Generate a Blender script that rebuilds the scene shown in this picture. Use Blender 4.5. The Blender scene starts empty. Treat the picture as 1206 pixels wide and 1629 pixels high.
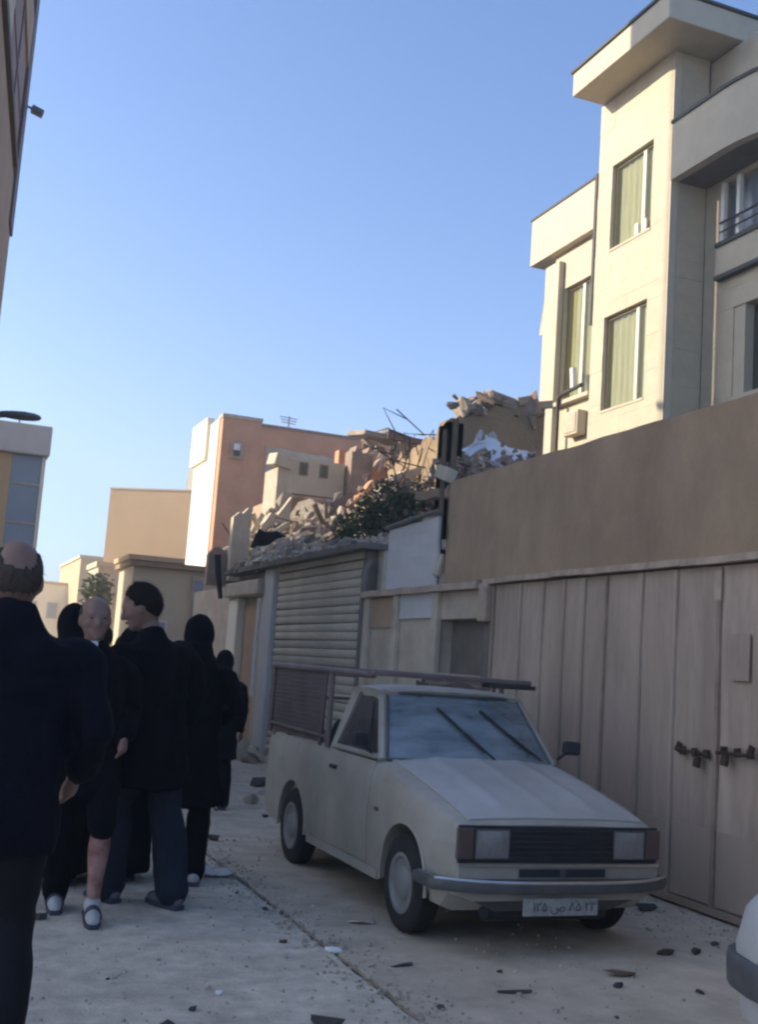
import bpy, bmesh, math, random
from mathutils import Vector, Matrix, Euler, noise

random.seed(11)
S = bpy.context.scene
COL = S.collection
R = math.radians

# ------------------------------------------------------------------ camera
CAM_H, F_PX, PITCH, YAW, ROLL = 1.55, 1800.0, R(7.73), R(21.28), R(4.0)
cy_, sy_, cp_, sp_ = math.cos(YAW), math.sin(YAW), math.cos(PITCH), math.sin(PITCH)
fw = Vector((sy_ * cp_, cy_ * cp_, sp_))
rt0 = Vector((cy_, -sy_, 0))
up0 = rt0.cross(fw)
rt = rt0 * math.cos(ROLL) + up0 * math.sin(ROLL)
up = up0 * math.cos(ROLL) - rt0 * math.sin(ROLL)
cd = bpy.data.cameras.new('camera')
cam = bpy.data.objects.new('camera', cd)
COL.objects.link(cam)
cam.matrix_world = Matrix(((rt.x, up.x, -fw.x, 0), (rt.y, up.y, -fw.y, 0), (rt.z, up.z, -fw.z, CAM_H), (0, 0, 0, 1)))
cd.sensor_fit = 'VERTICAL'
cd.sensor_height = 24
cd.lens = F_PX / 1629 * 24
cd.clip_start = 0.05
cd.clip_end = 3000
S.camera = cam

# ------------------------------------------------------------------ light
SUN_EL, SUN_A = R(23), R(25)          # elevation; turn from straight-left towards up the street
s_dir = Vector((-math.cos(SUN_EL) * math.cos(SUN_A), math.cos(SUN_EL) * math.sin(SUN_A), math.sin(SUN_EL)))
w = bpy.data.worlds.new('World')
S.world = w
w.use_nodes = True
nt = w.node_tree
sky = nt.nodes.new('ShaderNodeTexSky')
sky.sky_type = 'NISHITA'
sky.sun_disc = False
sky.sun_elevation = SUN_EL
sky.sun_rotation = math.atan2(s_dir.x, s_dir.y)
sky.air_density = 0.76
sky.dust_density = 1.9
sky.ozone_density = 5.0
nt.links.new(sky.outputs['Color'], nt.nodes['Background'].inputs['Color'])
nt.nodes['Background'].inputs['Strength'].default_value = 0.15
sl = bpy.data.lights.new('sun', 'SUN')
sl.energy = 3.6
sl.angle = R(0.5)
sl.color = (1.0, 0.88, 0.68)
so = bpy.data.objects.new('sun', sl)
COL.objects.link(so)
so.rotation_euler = s_dir.to_track_quat('Z', 'Y').to_euler()
S.view_settings.view_transform = 'Standard'
S.view_settings.look = 'None'
S.view_settings.exposure = 1.24
S.view_settings.gamma = 1
S.view_settings.use_curve_mapping = False
S.cycles.use_denoising = True
S.cycles.pixel_filter_type = 'BLACKMAN_HARRIS'
S.cycles.filter_width = 2.4
S.cycles.max_bounces = 8
S.cycles.transparent_max_bounces = 12

# ------------------------------------------------------------------ helpers
def mat(name, col, rough=0.85, var=0.18, scale=2.5, col2=None, c2amt=0.5, c2scale=0.7, bump=0.25, bscale=30.0,
        metal=0.0, stretch=(1, 1, 1), spec=0.3, island=0.0, bdist=0.01):
    m = bpy.data.materials.new(name)
    m.use_nodes = True
    t = m.node_tree
    N, Lk = t.nodes, t.links
    b = N['Principled BSDF']
    b.inputs['Roughness'].default_value = rough
    b.inputs['Metallic'].default_value = metal
    b.inputs['Specular IOR Level'].default_value = spec
    tc = N.new('ShaderNodeTexCoord')
    mp = N.new('ShaderNodeMapping')
    mp.inputs['Scale'].default_value = stretch
    Lk.new(tc.outputs['Object'], mp.inputs['Vector'])
    n1 = N.new('ShaderNodeTexNoise')
    n1.inputs['Scale'].default_value = scale
    n1.inputs['Detail'].default_value = 8
    n1.inputs['Roughness'].default_value = 0.65
    Lk.new(mp.outputs['Vector'], n1.inputs['Vector'])
    mr = N.new('ShaderNodeMapRange')
    mr.inputs['From Min'].default_value = 0.3
    mr.inputs['From Max'].default_value = 0.7
    mr.inputs['To Min'].default_value = 1 - var
    mr.inputs['To Max'].default_value = 1 + var
    Lk.new(n1.outputs['Fac'], mr.inputs['Value'])
    base = N.new('ShaderNodeRGB')
    base.outputs[0].default_value = (*col, 1)
    cur = base.outputs[0]
    if col2 is not None:
        n2 = N.new('ShaderNodeTexNoise')
        n2.inputs['Scale'].default_value = c2scale
        n2.inputs['Detail'].default_value = 6
        n2.inputs['Roughness'].default_value = 0.6
        Lk.new(mp.outputs['Vector'], n2.inputs['Vector'])
        r2 = N.new('ShaderNodeMapRange')
        r2.inputs['From Min'].default_value = 0.42
        r2.inputs['From Max'].default_value = 0.66
        r2.inputs['To Max'].default_value = c2amt
        Lk.new(n2.outputs['Fac'], r2.inputs['Value'])
        mx = N.new('ShaderNodeMix')
        mx.data_type = 'RGBA'
        Lk.new(r2.outputs[0], mx.inputs['Factor'])
        Lk.new(cur, mx.inputs['A'])
        mx.inputs['B'].default_value = (*col2, 1)
        cur = mx.outputs['Result']
    vm = N.new('ShaderNodeVectorMath')
    vm.operation = 'SCALE'
    Lk.new(cur, vm.inputs[0])
    fac = mr.outputs[0]
    if island:
        oi = N.new('ShaderNodeObjectInfo')
        r3 = N.new('ShaderNodeMapRange')
        r3.inputs['To Min'].default_value = 1 - island
        r3.inputs['To Max'].default_value = 1 + island
        Lk.new(oi.outputs['Random'], r3.inputs['Value'])
        mm = N.new('ShaderNodeMath')
        mm.operation = 'MULTIPLY'
        Lk.new(fac, mm.inputs[0])
        Lk.new(r3.outputs[0], mm.inputs[1])
        fac = mm.outputs[0]
    Lk.new(fac, vm.inputs['Scale'])
    Lk.new(vm.outputs[0], b.inputs['Base Color'])
    if bump:
        n3 = N.new('ShaderNodeTexNoise')
        n3.inputs['Scale'].default_value = bscale
        n3.inputs['Detail'].default_value = 6
        Lk.new(mp.outputs['Vector'], n3.inputs['Vector'])
        bp = N.new('ShaderNodeBump')
        bp.inputs['Strength'].default_value = bump
        bp.inputs['Distance'].default_value = bdist
        Lk.new(n3.outputs['Fac'], bp.inputs['Height'])
        Lk.new(bp.outputs[0], b.inputs['Normal'])
    return m

def glass_mat(name, tint, rough=0.03, ior=1.5, dust=0.0, dust_sky_col=(.5, .48, .45)):
    m = bpy.data.materials.new(name)
    m.use_nodes = True
    t = m.node_tree
    N, Lk = t.nodes, t.links
    N.remove(N['Principled BSDF'])
    tr = N.new('ShaderNodeBsdfTransparent')
    tr.inputs[0].default_value = (*tint, 1)
    gl = N.new('ShaderNodeBsdfGlossy')
    gl.inputs['Roughness'].default_value = rough
    fr = N.new('ShaderNodeFresnel')
    fr.inputs['IOR'].default_value = ior
    mx = N.new('ShaderNodeMixShader')
    ge = N.new('ShaderNodeNewGeometry')
    iv = N.new('ShaderNodeMath')
    iv.operation = 'SUBTRACT'
    iv.inputs[0].default_value = 1.0
    Lk.new(ge.outputs['Backfacing'], iv.inputs[1])
    ml = N.new('ShaderNodeMath')
    ml.operation = 'MULTIPLY'
    Lk.new(fr.outputs[0], ml.inputs[0])
    Lk.new(iv.outputs[0], ml.inputs[1])
    Lk.new(ml.outputs[0], mx.inputs[0])
    Lk.new(tr.outputs[0], mx.inputs[1])
    Lk.new(gl.outputs[0], mx.inputs[2])
    out = mx.outputs[0]
    if dust:  # dust film; on windscreens its colour also carries painted sky reflection
        df = N.new('ShaderNodeBsdfDiffuse')
        df.inputs[0].default_value = (*dust_sky_col, 1)
        nz = N.new('ShaderNodeTexNoise')
        nz.inputs['Scale'].default_value = 5
        nz.inputs['Detail'].default_value = 6
        mr = N.new('ShaderNodeMapRange')
        mr.inputs['From Min'].default_value = .3
        mr.inputs['From Max'].default_value = .7
        mr.inputs['To Min'].default_value = dust * .6
        mr.inputs['To Max'].default_value = dust * 1.4
        Lk.new(nz.outputs['Fac'], mr.inputs['Value'])
        m2 = N.new('ShaderNodeMixShader')
        Lk.new(mr.outputs[0], m2.inputs[0])
        Lk.new(out, m2.inputs[1])
        Lk.new(df.outputs[0], m2.inputs[2])
        out = m2.outputs[0]
    Lk.new(out, N['Material Output'].inputs['Surface'])
    return m

def wloc(o):
    v = Vector((0, 0, 0))
    while o is not None:
        v += o.location
        o = o.parent
    return v

def tag(o, label=None, cat=None, group=None, kind=None):
    if label: o['label'] = label
    if cat: o['category'] = cat
    if group: o['group'] = group
    if kind: o['kind'] = kind
    return o

def thing(name, label, cat, loc=(0, 0, 0), group=None):
    o = bpy.data.objects.new(name, None)
    o.empty_display_size = 0.2
    COL.objects.link(o)
    o.location = loc
    return tag(o, label, cat, group)

def link_mesh(name, me, m, parent=None, loc=None):
    o = bpy.data.objects.new(name, me)
    COL.objects.link(o)
    if m is not None and not me.materials:
        me.materials.append(m)
    o.parent = parent
    if loc is not None:
        o.location = loc
    return o

class MB:
    def __init__(s):
        s.v, s.f = [], []
    def add(s, vs, fs):
        k = len(s.v)
        s.v += [Vector(p) for p in vs]
        s.f += [tuple(i + k for i in f) for f in fs]
        return s
    def box(s, x0, x1, y0, y1, z0, z1):
        return s.add([(x0, y0, z0), (x1, y0, z0), (x1, y1, z0), (x0, y1, z0), (x0, y0, z1), (x1, y0, z1), (x1, y1, z1), (x0, y1, z1)],
                     [(3, 2, 1, 0), (4, 5, 6, 7), (0, 1, 5, 4), (1, 2, 6, 5), (2, 3, 7, 6), (3, 0, 4, 7)])
    def obox(s, c, size, rot=(0, 0, 0)):
        m = Euler(rot).to_matrix()
        c = Vector(c)
        hx, hy, hz = (q / 2 for q in size)
        vs = [c + m @ Vector(p) for p in ((-hx, -hy, -hz), (hx, -hy, -hz), (hx, hy, -hz), (-hx, hy, -hz), (-hx, -hy, hz), (hx, -hy, hz), (hx, hy, hz), (-hx, hy, hz))]
        return s.add(vs, [(3, 2, 1, 0), (4, 5, 6, 7), (0, 1, 5, 4), (1, 2, 6, 5), (2, 3, 7, 6), (3, 0, 4, 7)])
    def prism(s, pts, ext):
        n = len(pts)
        e = Vector(ext)
        vs = [Vector(p) for p in pts] + [Vector(p) + e for p in pts]
        fs = [tuple(range(n - 1, -1, -1)), tuple(range(n, 2 * n))]
        fs += [(i, (i + 1) % n, n + (i + 1) % n, n + i) for i in range(n)]
        return s.add(vs, fs)
    def tube(s, pts, r, n=8, caps=True, sx=1.0, sy=1.0):
        pts = [Vector(p) for p in pts]
        rs = r if isinstance(r, (list, tuple)) else [r] * len(pts)
        rings = []
        ref = None
        for i, p in enumerate(pts):
            a = pts[max(i - 1, 0)]
            b = pts[min(i + 1, len(pts) - 1)]
            d = (b - a).normalized()
            if ref is None:
                ref = Vector((1, 0, 0)) if abs(d.x) < .8 else Vector((0, 1, 0))
            u = (ref - d * ref.dot(d)).normalized()
            ref = u
            v = d.cross(u)
            rings.append([p + (u * math.cos(2 * math.pi * k / n) * sx + v * math.sin(2 * math.pi * k / n) * sy) * rs[i] for k in range(n)])
        vs = [q for rg in rings for q in rg]
        fs = []
        for i in range(len(pts) - 1):
            for k in range(n):
                fs.append((i * n + k, i * n + (k + 1) % n, (i + 1) * n + (k + 1) % n, (i + 1) * n + k))
        if caps:
            fs.append(tuple(range(n - 1, -1, -1)))
            e = (len(pts) - 1) * n
            fs.append(tuple(range(e, e + n)))
        return s.add(vs, fs)
    def grid(s, fn, nu, nv):
        vs = [fn(i / nu, j / nv) for j in range(nv + 1) for i in range(nu + 1)]
        fs = [(j * (nu + 1) + i, j * (nu + 1) + i + 1, (j + 1) * (nu + 1) + i + 1, (j + 1) * (nu + 1) + i) for j in range(nv) for i in range(nu)]
        return s.add(vs, fs)
    def slab(s, fn, nu, nv, off):
        """closed sheet: fn(u,v) and fn(u,v)+off"""
        off = Vector(off)
        k = (nu + 1) * (nv + 1)
        top = [Vector(fn(i / nu, j / nv)) for j in range(nv + 1) for i in range(nu + 1)]
        vs = top + [p + off for p in top]
        fs = []
        ix = lambda i, j: j * (nu + 1) + i
        for j in range(nv):
            for i in range(nu):
                q = (ix(i, j), ix(i + 1, j), ix(i + 1, j + 1), ix(i, j + 1))
                fs.append(q)
                fs.append(tuple(k + a for a in reversed(q)))
        rim = [ix(i, 0) for i in range(nu + 1)] + [ix(nu, j) for j in range(1, nv + 1)] + [ix(i, nv) for i in range(nu - 1, -1, -1)] + [ix(0, j) for j in range(nv - 1, 0, -1)]
        for a in range(len(rim)):
            b = (a + 1) % len(rim)
            fs.append((rim[b], rim[a], k + rim[a], k + rim[b]))
        return s.add(vs, fs)
    def lathe(s, prof, c, axis='X', n=28):
        """prof: list of (along, radius)"""
        c = Vector(c)
        vs = []
        for a, r in prof:
            for k in range(n):
                t = 2 * math.pi * k / n
                u, v = r * math.cos(t), r * math.sin(t)
                vs.append(c + (Vector((a, u, v)) if axis == 'X' else Vector((u, v, a)) if axis == 'Z' else Vector((u, a, v))))
        fs = []
        for i in range(len(prof) - 1):
            for k in range(n):
                fs.append((i * n + k, i * n + (k + 1) % n, (i + 1) * n + (k + 1) % n, (i + 1) * n + k))
        fs.append(tuple(range(n)))
        e = (len(prof) - 1) * n
        fs.append(tuple(range(e + n - 1, e - 1, -1)))
        return s.add(vs, fs)
    def mesh(s, name, off=Vector((0, 0, 0)), bevel=0, segs=2, smooth=False, jit=0, angle=30):
        bm = bmesh.new()
        vv = [bm.verts.new(p - off) for p in s.v]
        for f in s.f:
            try:
                bm.faces.new([vv[i] for i in f])
            except ValueError:
                pass
        bmesh.ops.recalc_face_normals(bm, faces=bm.faces)
        if bevel:
            ed = [e for e in bm.edges if len(e.link_faces) == 2 and e.calc_face_angle(0) > R(angle)]
            bmesh.ops.bevel(bm, geom=ed, offset=bevel, segments=segs, profile=0.5, affect='EDGES', clamp_overlap=True)
        if jit:
            for v in bm.verts:
                v.co += Vector((random.uniform(-1, 1), random.uniform(-1, 1), random.uniform(-1, 1))) * jit
        if smooth:
            for f in bm.faces: f.smooth = True
            for e in bm.edges:
                if len(e.link_faces) == 2 and e.calc_face_angle(0) > R(smooth if smooth > 1 else 40): e.smooth = False
        me = bpy.data.meshes.new(name)
        bm.to_mesh(me)
        bm.free()
        return me
    def build(s, name, m, parent=None, **k):
        off = wloc(parent) if parent else Vector((0, 0, 0))
        return link_mesh(name, s.mesh(name, off, **k), m, parent)
    def build_at(s, name, m, loc, **k):
        """top-level mesh with its origin at loc"""
        return link_mesh(name, s.mesh(name, Vector(loc), **k), m, None, loc)

def evaluated(o, mods):
    """apply modifiers given as (type, {attr}) and return the new mesh"""
    for i, (t, kw) in enumerate(mods):
        md = o.modifiers.new('m%d' % i, t)
        for a, b in kw.items(): setattr(md, a, b)
    dg = bpy.context.evaluated_depsgraph_get()
    dg.update()
    me = bpy.data.meshes.new_from_object(o.evaluated_get(dg))
    o.modifiers.clear()
    return me

# ------------------------------------------------------------------ materials
M = {}
M['road'] = mat('dusty_concrete_road', (.58, .50, .39), .9, .26, 7.0, (.44, .375, .29), .8, 1.6, .8, 60)
M['verge'] = mat('dusty_brown_verge', (.54, .445, .33), .92, .22, 4.0, (.40, .325, .235), .7, .6, .4, 50)
M['dust'] = mat('dusty_ground', (.42, .385, .34), .95, .2, .6, (.33, .30, .26), .6, .2)
M['soil'] = mat('dark_joint_soil', (.05, .048, .045), .95, .3, 9)
M['plaster_brown'] = mat('brown_plaster', (.365, .255, .165), .9, .18, 2.5, (.28, .195, .125), .8, .9, .5, 35, stretch=(1, 1, .55))
M['coping'] = mat('pinkish_coping', (.42, .32, .24), .9, .25, 6)
M['gate'] = mat('faded_gate_paint', (.46, .355, .275), .7, .26, 3.5, (.32, .24, .18), .8, 1.8, .3, 30, stretch=(1, 1, .22), island=.10)
M['gatedark'] = mat('gate_rib_paint', (.32, .235, .17), .6, .25, 4)
M['gatebot'] = mat('gate_kick_paint', (.42, .33, .25), .7, .2, 3, (.26, .19, .13), .6, 1.5, .2, 30, stretch=(1, 1, .35))
M['rust'] = mat('rusty_iron', (.075, .045, .03), .85, .4, 25, (.03, .02, .016), .7, 20, .6, 80)
M['stone'] = mat('cream_stone', (.50, .43, .315), .7, .08, 4, (.45, .385, .28), .5, .8, .15, 40, island=.015)
M['stone2'] = mat('cream_plaster', (.50, .435, .33), .8, .08, 3)
M['copingdark'] = mat('dark_metal_coping', (.05, .05, .045), .6, .2, 6)
M['wframe'] = mat('bronze_window_frame', (.22, .19, .11), .5, .1, 8, metal=.2)
M['wframe_l'] = mat('light_window_frame', (.62, .58, .48), .5, .1, 8)
M['curtain'] = mat('pale_green_curtain', (.37, .35, .225), .9, .2, 3, stretch=(6, 6, .4))
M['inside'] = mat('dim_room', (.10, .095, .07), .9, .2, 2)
M['pane'] = glass_mat('window_pane', (.92, .93, .86), .02, 1.4, .05, (.4, .4, .3))
M['stucco_grey'] = mat('grey_stucco', (.50, .42, .32), .9, .22, 2.8, (.37, .29, .21), .6, .8, .4, 30)
M['stucco_pale'] = mat('pale_panel', (.56, .54, .52), .75, .08, 2, (.47, .44, .42), .5, .8, .15, 30)
M['stucco_dark'] = mat('dark_stucco', (.17, .145, .12), .9, .25, 3, None, .5, .8, .4, 30)
M['shutter'] = mat('dull_shutter_steel', (.52, .47, .37), .65, .18, 4, (.40, .35, .265), .6, 1.2, .1, 30, metal=.2, stretch=(1, .4, 2), island=.12)
M['whitewash'] = mat('white_paint', (.75, .73, .69), .7, .06, 4)
M['brick_red'] = mat('red_brick_far', (.58, .28, .165), .9, .16, 1.4, (.49, .25, .15), .6, .35, .3, 20)
M['cream_far'] = mat('cream_render_far', (.80, .74, .58), .85, .06, 1)
M['beige_far'] = mat('beige_render_far', (.52, .375, .225), .9, .07, .8, (.46, .335, .20), .5, .3)
M['annex'] = mat('annex_render', (.54, .45, .32), .9, .14, 1.2, (.46, .38, .27), .6, .6)
M['concrete'] = mat('broken_concrete', (.40, .34, .27), .92, .28, 3.0, (.27, .22, .165), .6, 1.2, .7, 25, island=.22, bdist=.03)
M['brickrub'] = mat('brick_rubble', (.34, .235, .175), .92, .25, 5, (.3, .25, .2), .6, 2, .6, 25, island=.25, bdist=.03)
M['plasterrub'] = mat('plaster_rubble', (.55, .47, .36), .9, .18, 4, (.42, .34, .25), .5, 1.5, .5, 25, island=.15, bdist=.02)
M['ochre'] = mat('ochre_ruin_wall', (.33, .235, .145), .92, .18, 1.6, (.26, .20, .15), .6, .9, .6, 18, bdist=.03)
M['sheet'] = mat('crumpled_sheet', (.70, .72, .76), .45, .08, 3, metal=.1)
M['steel'] = mat('grey_steel', (.16, .155, .15), .5, .2, 6, metal=.4)
M['pipe'] = mat('brown_pipe', (.14, .095, .06), .7, .25, 6)
M['black'] = mat('black_iron', (.02, .02, .02), .6, .3, 8)
M['leaf'] = mat('dusty_dark_leaves', (.085, .10, .042), .8, .45, 2.2, (.13, .12, .07), .6, 1.0, 0)
M['bark'] = mat('bark', (.10, .075, .055), .95, .3, 8, bump=.8)
M['left_beige'] = mat('left_beige_stone', (.56, .45, .31), .85, .08, 2, (.50, .40, .27), .5, .5)
M['left_brown'] = mat('left_brown_panel', (.30, .17, .11), .6, .15, 3)
M['left_grey'] = mat('left_grey_brown_wall', (.42, .29, .19), .85, .12, 2)
M['left_edge'] = mat('left_dark_trim', (.16, .10, .075), .6, .15, 3)
M['glass_blue'] = mat('blue_grey_curtain_glass', (.24, .27, .33), .25, .1, 1.0, bump=0, spec=.6)
# ================================================================== THE SETTING
def jag_edge(x, y0, y1, step, amp, seed):
    pts = []
    y = y0
    while y < y1:
        pts.append((x + amp * noise.noise(Vector((y * 3.1, seed, 0))) + amp * .6 * noise.noise(Vector((y * 11, seed, 3))), y))
        y += step if y < 30 else 5
    pts.append((x, y1))
    return pts

g = MB().add([(-400, -200, -.05), (400, -200, -.05), (400, 600, -.05), (-400, 600, -.05)], [(0, 1, 2, 3)])
tag(g.build('ground', M['dust']), kind='structure')
JX = 2.245
e1 = jag_edge(JX - .022, -12, 140, .07, .016, 1)
e2 = jag_edge(JX + .018, -12, 140, .07, .014, 7)
road = MB()
def road_sheet(edge, xfar, m, name):
    bm = MB()
    vs, fs = [], []
    for x, y in edge:
        vs += [(x, y, 0), (xfar, y, 0), (x, y, -.045)]
    for i in range(len(edge) - 1):
        a = i * 3
        fs += [(a, a + 1, a + 4, a + 3), (a, a + 3, a + 5, a + 2)]
    bm.add(vs, fs)
    return tag(bm.build(name, m), kind='structure')
road_sheet(e1, -6.0, M['road'], 'road')
road_sheet(e2, 14.0, M['verge'], 'road_verge')
# dusty run of the joint floor
jf = MB().add([(JX - .1, -12, -.022), (JX + .1, -12, -.022), (JX + .1, 140, -.022), (JX - .1, 140, -.022)], [(0, 1, 2, 3)])
tag(jf.build('road_joint', M['soil']), kind='structure')

# ------------------------------------------------------------------ brown compound wall above the gate
wl = thing('compound_wall', 'tall brown plastered wall rising above the long steel gate', 'wall', (5.35, 4, 0))
bw = MB().slab(lambda u, v: Vector((5.27 + .012 * noise.noise(Vector((u * 20, v * 3, 2))), -6 + 17.38 * u + (.05 * noise.noise(Vector((v * 9, 3, 1))) if u > .99 else 0),
               2.50 + 1.15 * v + (.018 * noise.noise(Vector((u * 30, 5, 1))) if v > .99 else 0))), 90, 8, (.24, 0, 0))
bw.build('wall_face', M['plaster_brown'], wl)
k = MB()
for i in range(60):
    y0, y1 = -6 + i * .271, -6 + (i + 1) * .271
    dz = .012 * noise.noise(Vector((i * .4, 0, 0)))
    k.box(5.165 + .008 * noise.noise(Vector((i * .9, 4, 0))), 5.40, y0, y1, 2.445 + dz, 2.497 + dz)
k.build('coping', M['coping'], wl)
MB().box(5.30, 5.50, -6, 10.33, 0, 2.445).build('backing', M['stucco_dark'], wl)

# ------------------------------------------------------------------ steel gate
gt = thing('steel_gate', 'long faded pinkish brown sheet steel gate behind the pickup', 'gate', (5.25, 8, 0))
seams = [10.08, 9.53, 9.12, 8.73, 8.40, 8.06, 7.55, 7.11, 6.60, 6.10, 5.62, 5.15, 4.65, 4.1, 3.5, 2.9, 2.3, 1.6, .9, .2, -.6, -1.5, -2.5]
for i in range(len(seams) - 1):
    a, b = seams[i], seams[i + 1]
    dx = random.uniform(-.008, .008)
    def pan(u, v, a=a, b=b, dx=dx, i=i):
        y = b + .006 + (a - b - .012) * u
        z = .07 + 2.36 * v
        x = 5.235 + dx + .012 * noise.noise(Vector((y * 2, z * 1.3, i))) + .006 * math.sin(u * math.pi) 
        return Vector((x, y, z))
    MB().slab(pan, 6, 14, (.012, 0, 0)).build('panel', M['gate'], gt, smooth=50)
    rw_ = .022 if i % 2 else .035
    MB().box(5.205 + dx, 5.235 + dx, a - rw_ / 2, a + rw_ / 2, .06, 2.42).build('rib', M['gatedark'] if i in (0, 5, 8) else M['gate'], gt, bevel=.004)
    if i in (3, 6, 7, 8, 9):
        MB().slab(lambda u, v, a=a, b=b: Vector((5.222 + .004 * noise.noise(Vector((u * 5, v * 4, i))), b + .03 + (a - b - .06) * u, .08 + .50 * v)), 4, 4, (.006, 0, 0)).build('kick_plate', M['gatebot'], gt)
MB().box(5.20, 5.262, -2.5, 10.08, .02, .068).build('bottom_rail', M['gatedark'], gt)
# inset plate near the leaf edge and white painted patch at the top
MB().slab(lambda u, v: Vector((5.214, 6.27 + .20 * u, 1.62 + .32 * v)), 2, 2, (.012, 0, 0)).build('inspection_plate', M['gate'], gt)
MB().slab(lambda u, v: Vector((5.205, 6.575 + .07 * u, 2.18 + .22 * v)), 2, 2, (.01, 0, 0)).build('paint_patch', M['coping'], gt)
def hasp(yc, zc, flip):
    h = MB()
    h.tube([(5.185, yc - .19, zc), (5.185, yc + .19, zc + .012 * flip)], .013, 8)
    for dy in (-.15, -.02, .12):
        h.obox((5.195, yc + dy, zc + .006), (.03, .045, .06), (random.uniform(-.2, .2), 0, 0))
    h.obox((5.17, yc - .08 * flip, zc - .055), (.03, .055, .075), (.15, 0, 0))
    h.tube([(5.17, yc - .10 * flip, zc - .02), (5.165, yc - .10 * flip, zc + .025), (5.165, yc - .06 * flip, zc + .025), (5.17, yc - .06 * flip, zc - .02)], .007, 6)
    h.obox((5.19, yc + .16 * flip, zc + .03), (.02, .05, .07), (.4, 0, 0))
    h.build('latch', M['rust'], gt, bevel=.003)
hasp(6.82, 1.09, 1)
hasp(6.36, 1.13, -1)

# gate post
gp = thing('gate_post', 'plastered post at the far end of the steel gate', 'post', (5.3, 10.2, 0))
MB().box(5.14, 5.40, 10.12, 10.29, 2.06, 2.44).build('post_cap', M['coping'], gp, bevel=.02)
MB().box(5.22, 5.40, 10.14, 10.28, 0, 2.06).build('shaft', M['stucco_dark'], gp, bevel=.01)

# ------------------------------------------------------------------ middle wall with niche
mw = thing('niche_wall', 'grey stucco wall with a boarded niche between gate and shutter', 'wall', (5.35, 12, 0))
MB().box(5.24, 5.42, 11.38, 13.62, 0, 2.40).build('wall_face', M['stucco_grey'], mw, bevel=.015)
MB().box(5.235, 5.42, 10.29, 11.379, 0, 1.50).build('niche_apron', M['stucco_grey'], mw, bevel=.012)
MB().box(5.235, 5.42, 10.29, 11.379, 2.10, 2.40).build('niche_lintel', M['stucco_grey'], mw, bevel=.012)
MB().box(5.40, 5.44, 10.29, 11.379, 1.50, 2.10).build('niche_back', M['stucco_dark'], mw)
MB().box(5.19, 5.30, 10.31, 11.36, 1.47, 1.52).build('niche_sill', M['coping'], mw, bevel=.008)
for yy in (11.40, 12.55, 13.52):
    MB().box(5.17, 5.24, yy - .07, yy + .07, 0, 2.40).build('pilaster', M['stucco_grey'], mw, bevel=.012)
MB().box(5.21, 5.239, 11.48, 12.47, 2.12, 2.40).build('grey_board', M['stucco_pale'], mw)
MB().box(5.215, 5.239, 12.63, 13.44, 2.02, 2.38).build('grey_board', M['left_grey'], mw)
k = MB()
for i in range(14):
    y0 = 10.33 + i * .237
    dz = .01 * noise.noise(Vector((i * .7, 9, 0)))
    k.box(5.13 + .015 * noise.noise(Vector((i * .8, 2, 0))), 5.44, y0, y0 + .237, 2.402 + dz, 2.475 + dz)
k.build('ledge', M['coping'], mw)
sp = MB().slab(lambda u, v: Vector((5.26 + .02 * noise.noise(Vector((u * 3, v * 3, 0))), 11.62 + 1.48 * u, 2.48 + .76 * v + (.04 * (1 - u) if v > .9 else 0))), 8, 6, (.03, 0, 0))
tag(sp.build_at('sheet_panel', M['stucco_pale'], (5.27, 12.3, 2.48)), 'pale grey sheet panel standing on the ledge left of the brown wall', 'panel')
MB().tube([(5.25, 13.15, 3.27), (5.23, 12.3, 3.31), (5.24, 11.55, 3.33)], .03, 6).build('capping', M['stucco_dark'], mw)

# two pipes and debris at the brown wall's end
pp = thing('wall_end_pipes', 'pair of brown upright pipes at the broken end of the brown wall', 'pipes', (5.35, 11.7, 2.5))
MB().tube([(5.36, 11.50, 2.5), (5.38, 11.58, 3.3), (5.40, 11.62, 4.42)], .035, 8).build('pipe', M['pipe'], pp, smooth=True)
MB().tube([(5.36, 11.80, 2.5), (5.39, 11.86, 3.3), (5.42, 11.95, 4.36)], .03, 8).build('pipe', M['pipe'], pp, smooth=True)
MB().tube([(5.38, 11.42, 2.5), (5.36, 11.43, 3.66)], .055, 8).build('pipe', M['steel'], pp, smooth=True)
MB().obox((5.33, 11.66, 3.78), (.12, .34, .16), (.3, .2, .1)).build('bracket', M['plasterrub'], pp, bevel=.02)
MB().obox((5.30, 11.60, 2.72), (.08, .12, .26), (.1, .2, .1)).build('bracket', M['plasterrub'], pp, bevel=.02)

# ------------------------------------------------------------------ shutter shop
sh = thing('shuttered_shop', 'low shop front with closed grey roller shutter and dark roof edge', 'shop', (5.4, 17, 0))
MB().box(5.42, 9.5, 13.63, 20.95, 0, 3.04).build('wall', M['stucco_grey'], sh)
slat = MB()
prof = [(0, 0), (-.010, .02), (-.015, .055), (-.010, .09), (0, .11)]
slat.prism([(x, 0, z) for x, z in prof] + [(.012, 0, .11), (.012, 0, 0)], (0, 4.06, 0))
sme = slat.mesh('slat')
sme.materials.append(M['shutter'])
for i in range(24):
    o = link_mesh('slat', sme, None, sh, Vector((5.34 + random.uniform(-.004, .004), 13.98 + random.uniform(-.006, .006), .06 + .1205 * i)) - wloc(sh))
    o.rotation_euler = (random.uniform(-.0025, .0025), 0, 0)
MB().box(5.27, 5.42, 13.82, 13.97, 0, 3.04).build('guide_rail', M['stucco_dark'], sh, bevel=.01)
MB().box(5.25, 5.42, 18.06, 18.62, 0, 3.04).build('pillar', M['stucco_pale'], sh, bevel=.02)
MB().box(5.28, 5.42, 13.97, 18.06, 2.955, 3.04).build('shutter_box', M['shutter'], sh)
MB().box(5.30, 5.42, 18.62, 19.0, 0, 2.62).build('door_jamb', M['annex'], sh)
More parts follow.
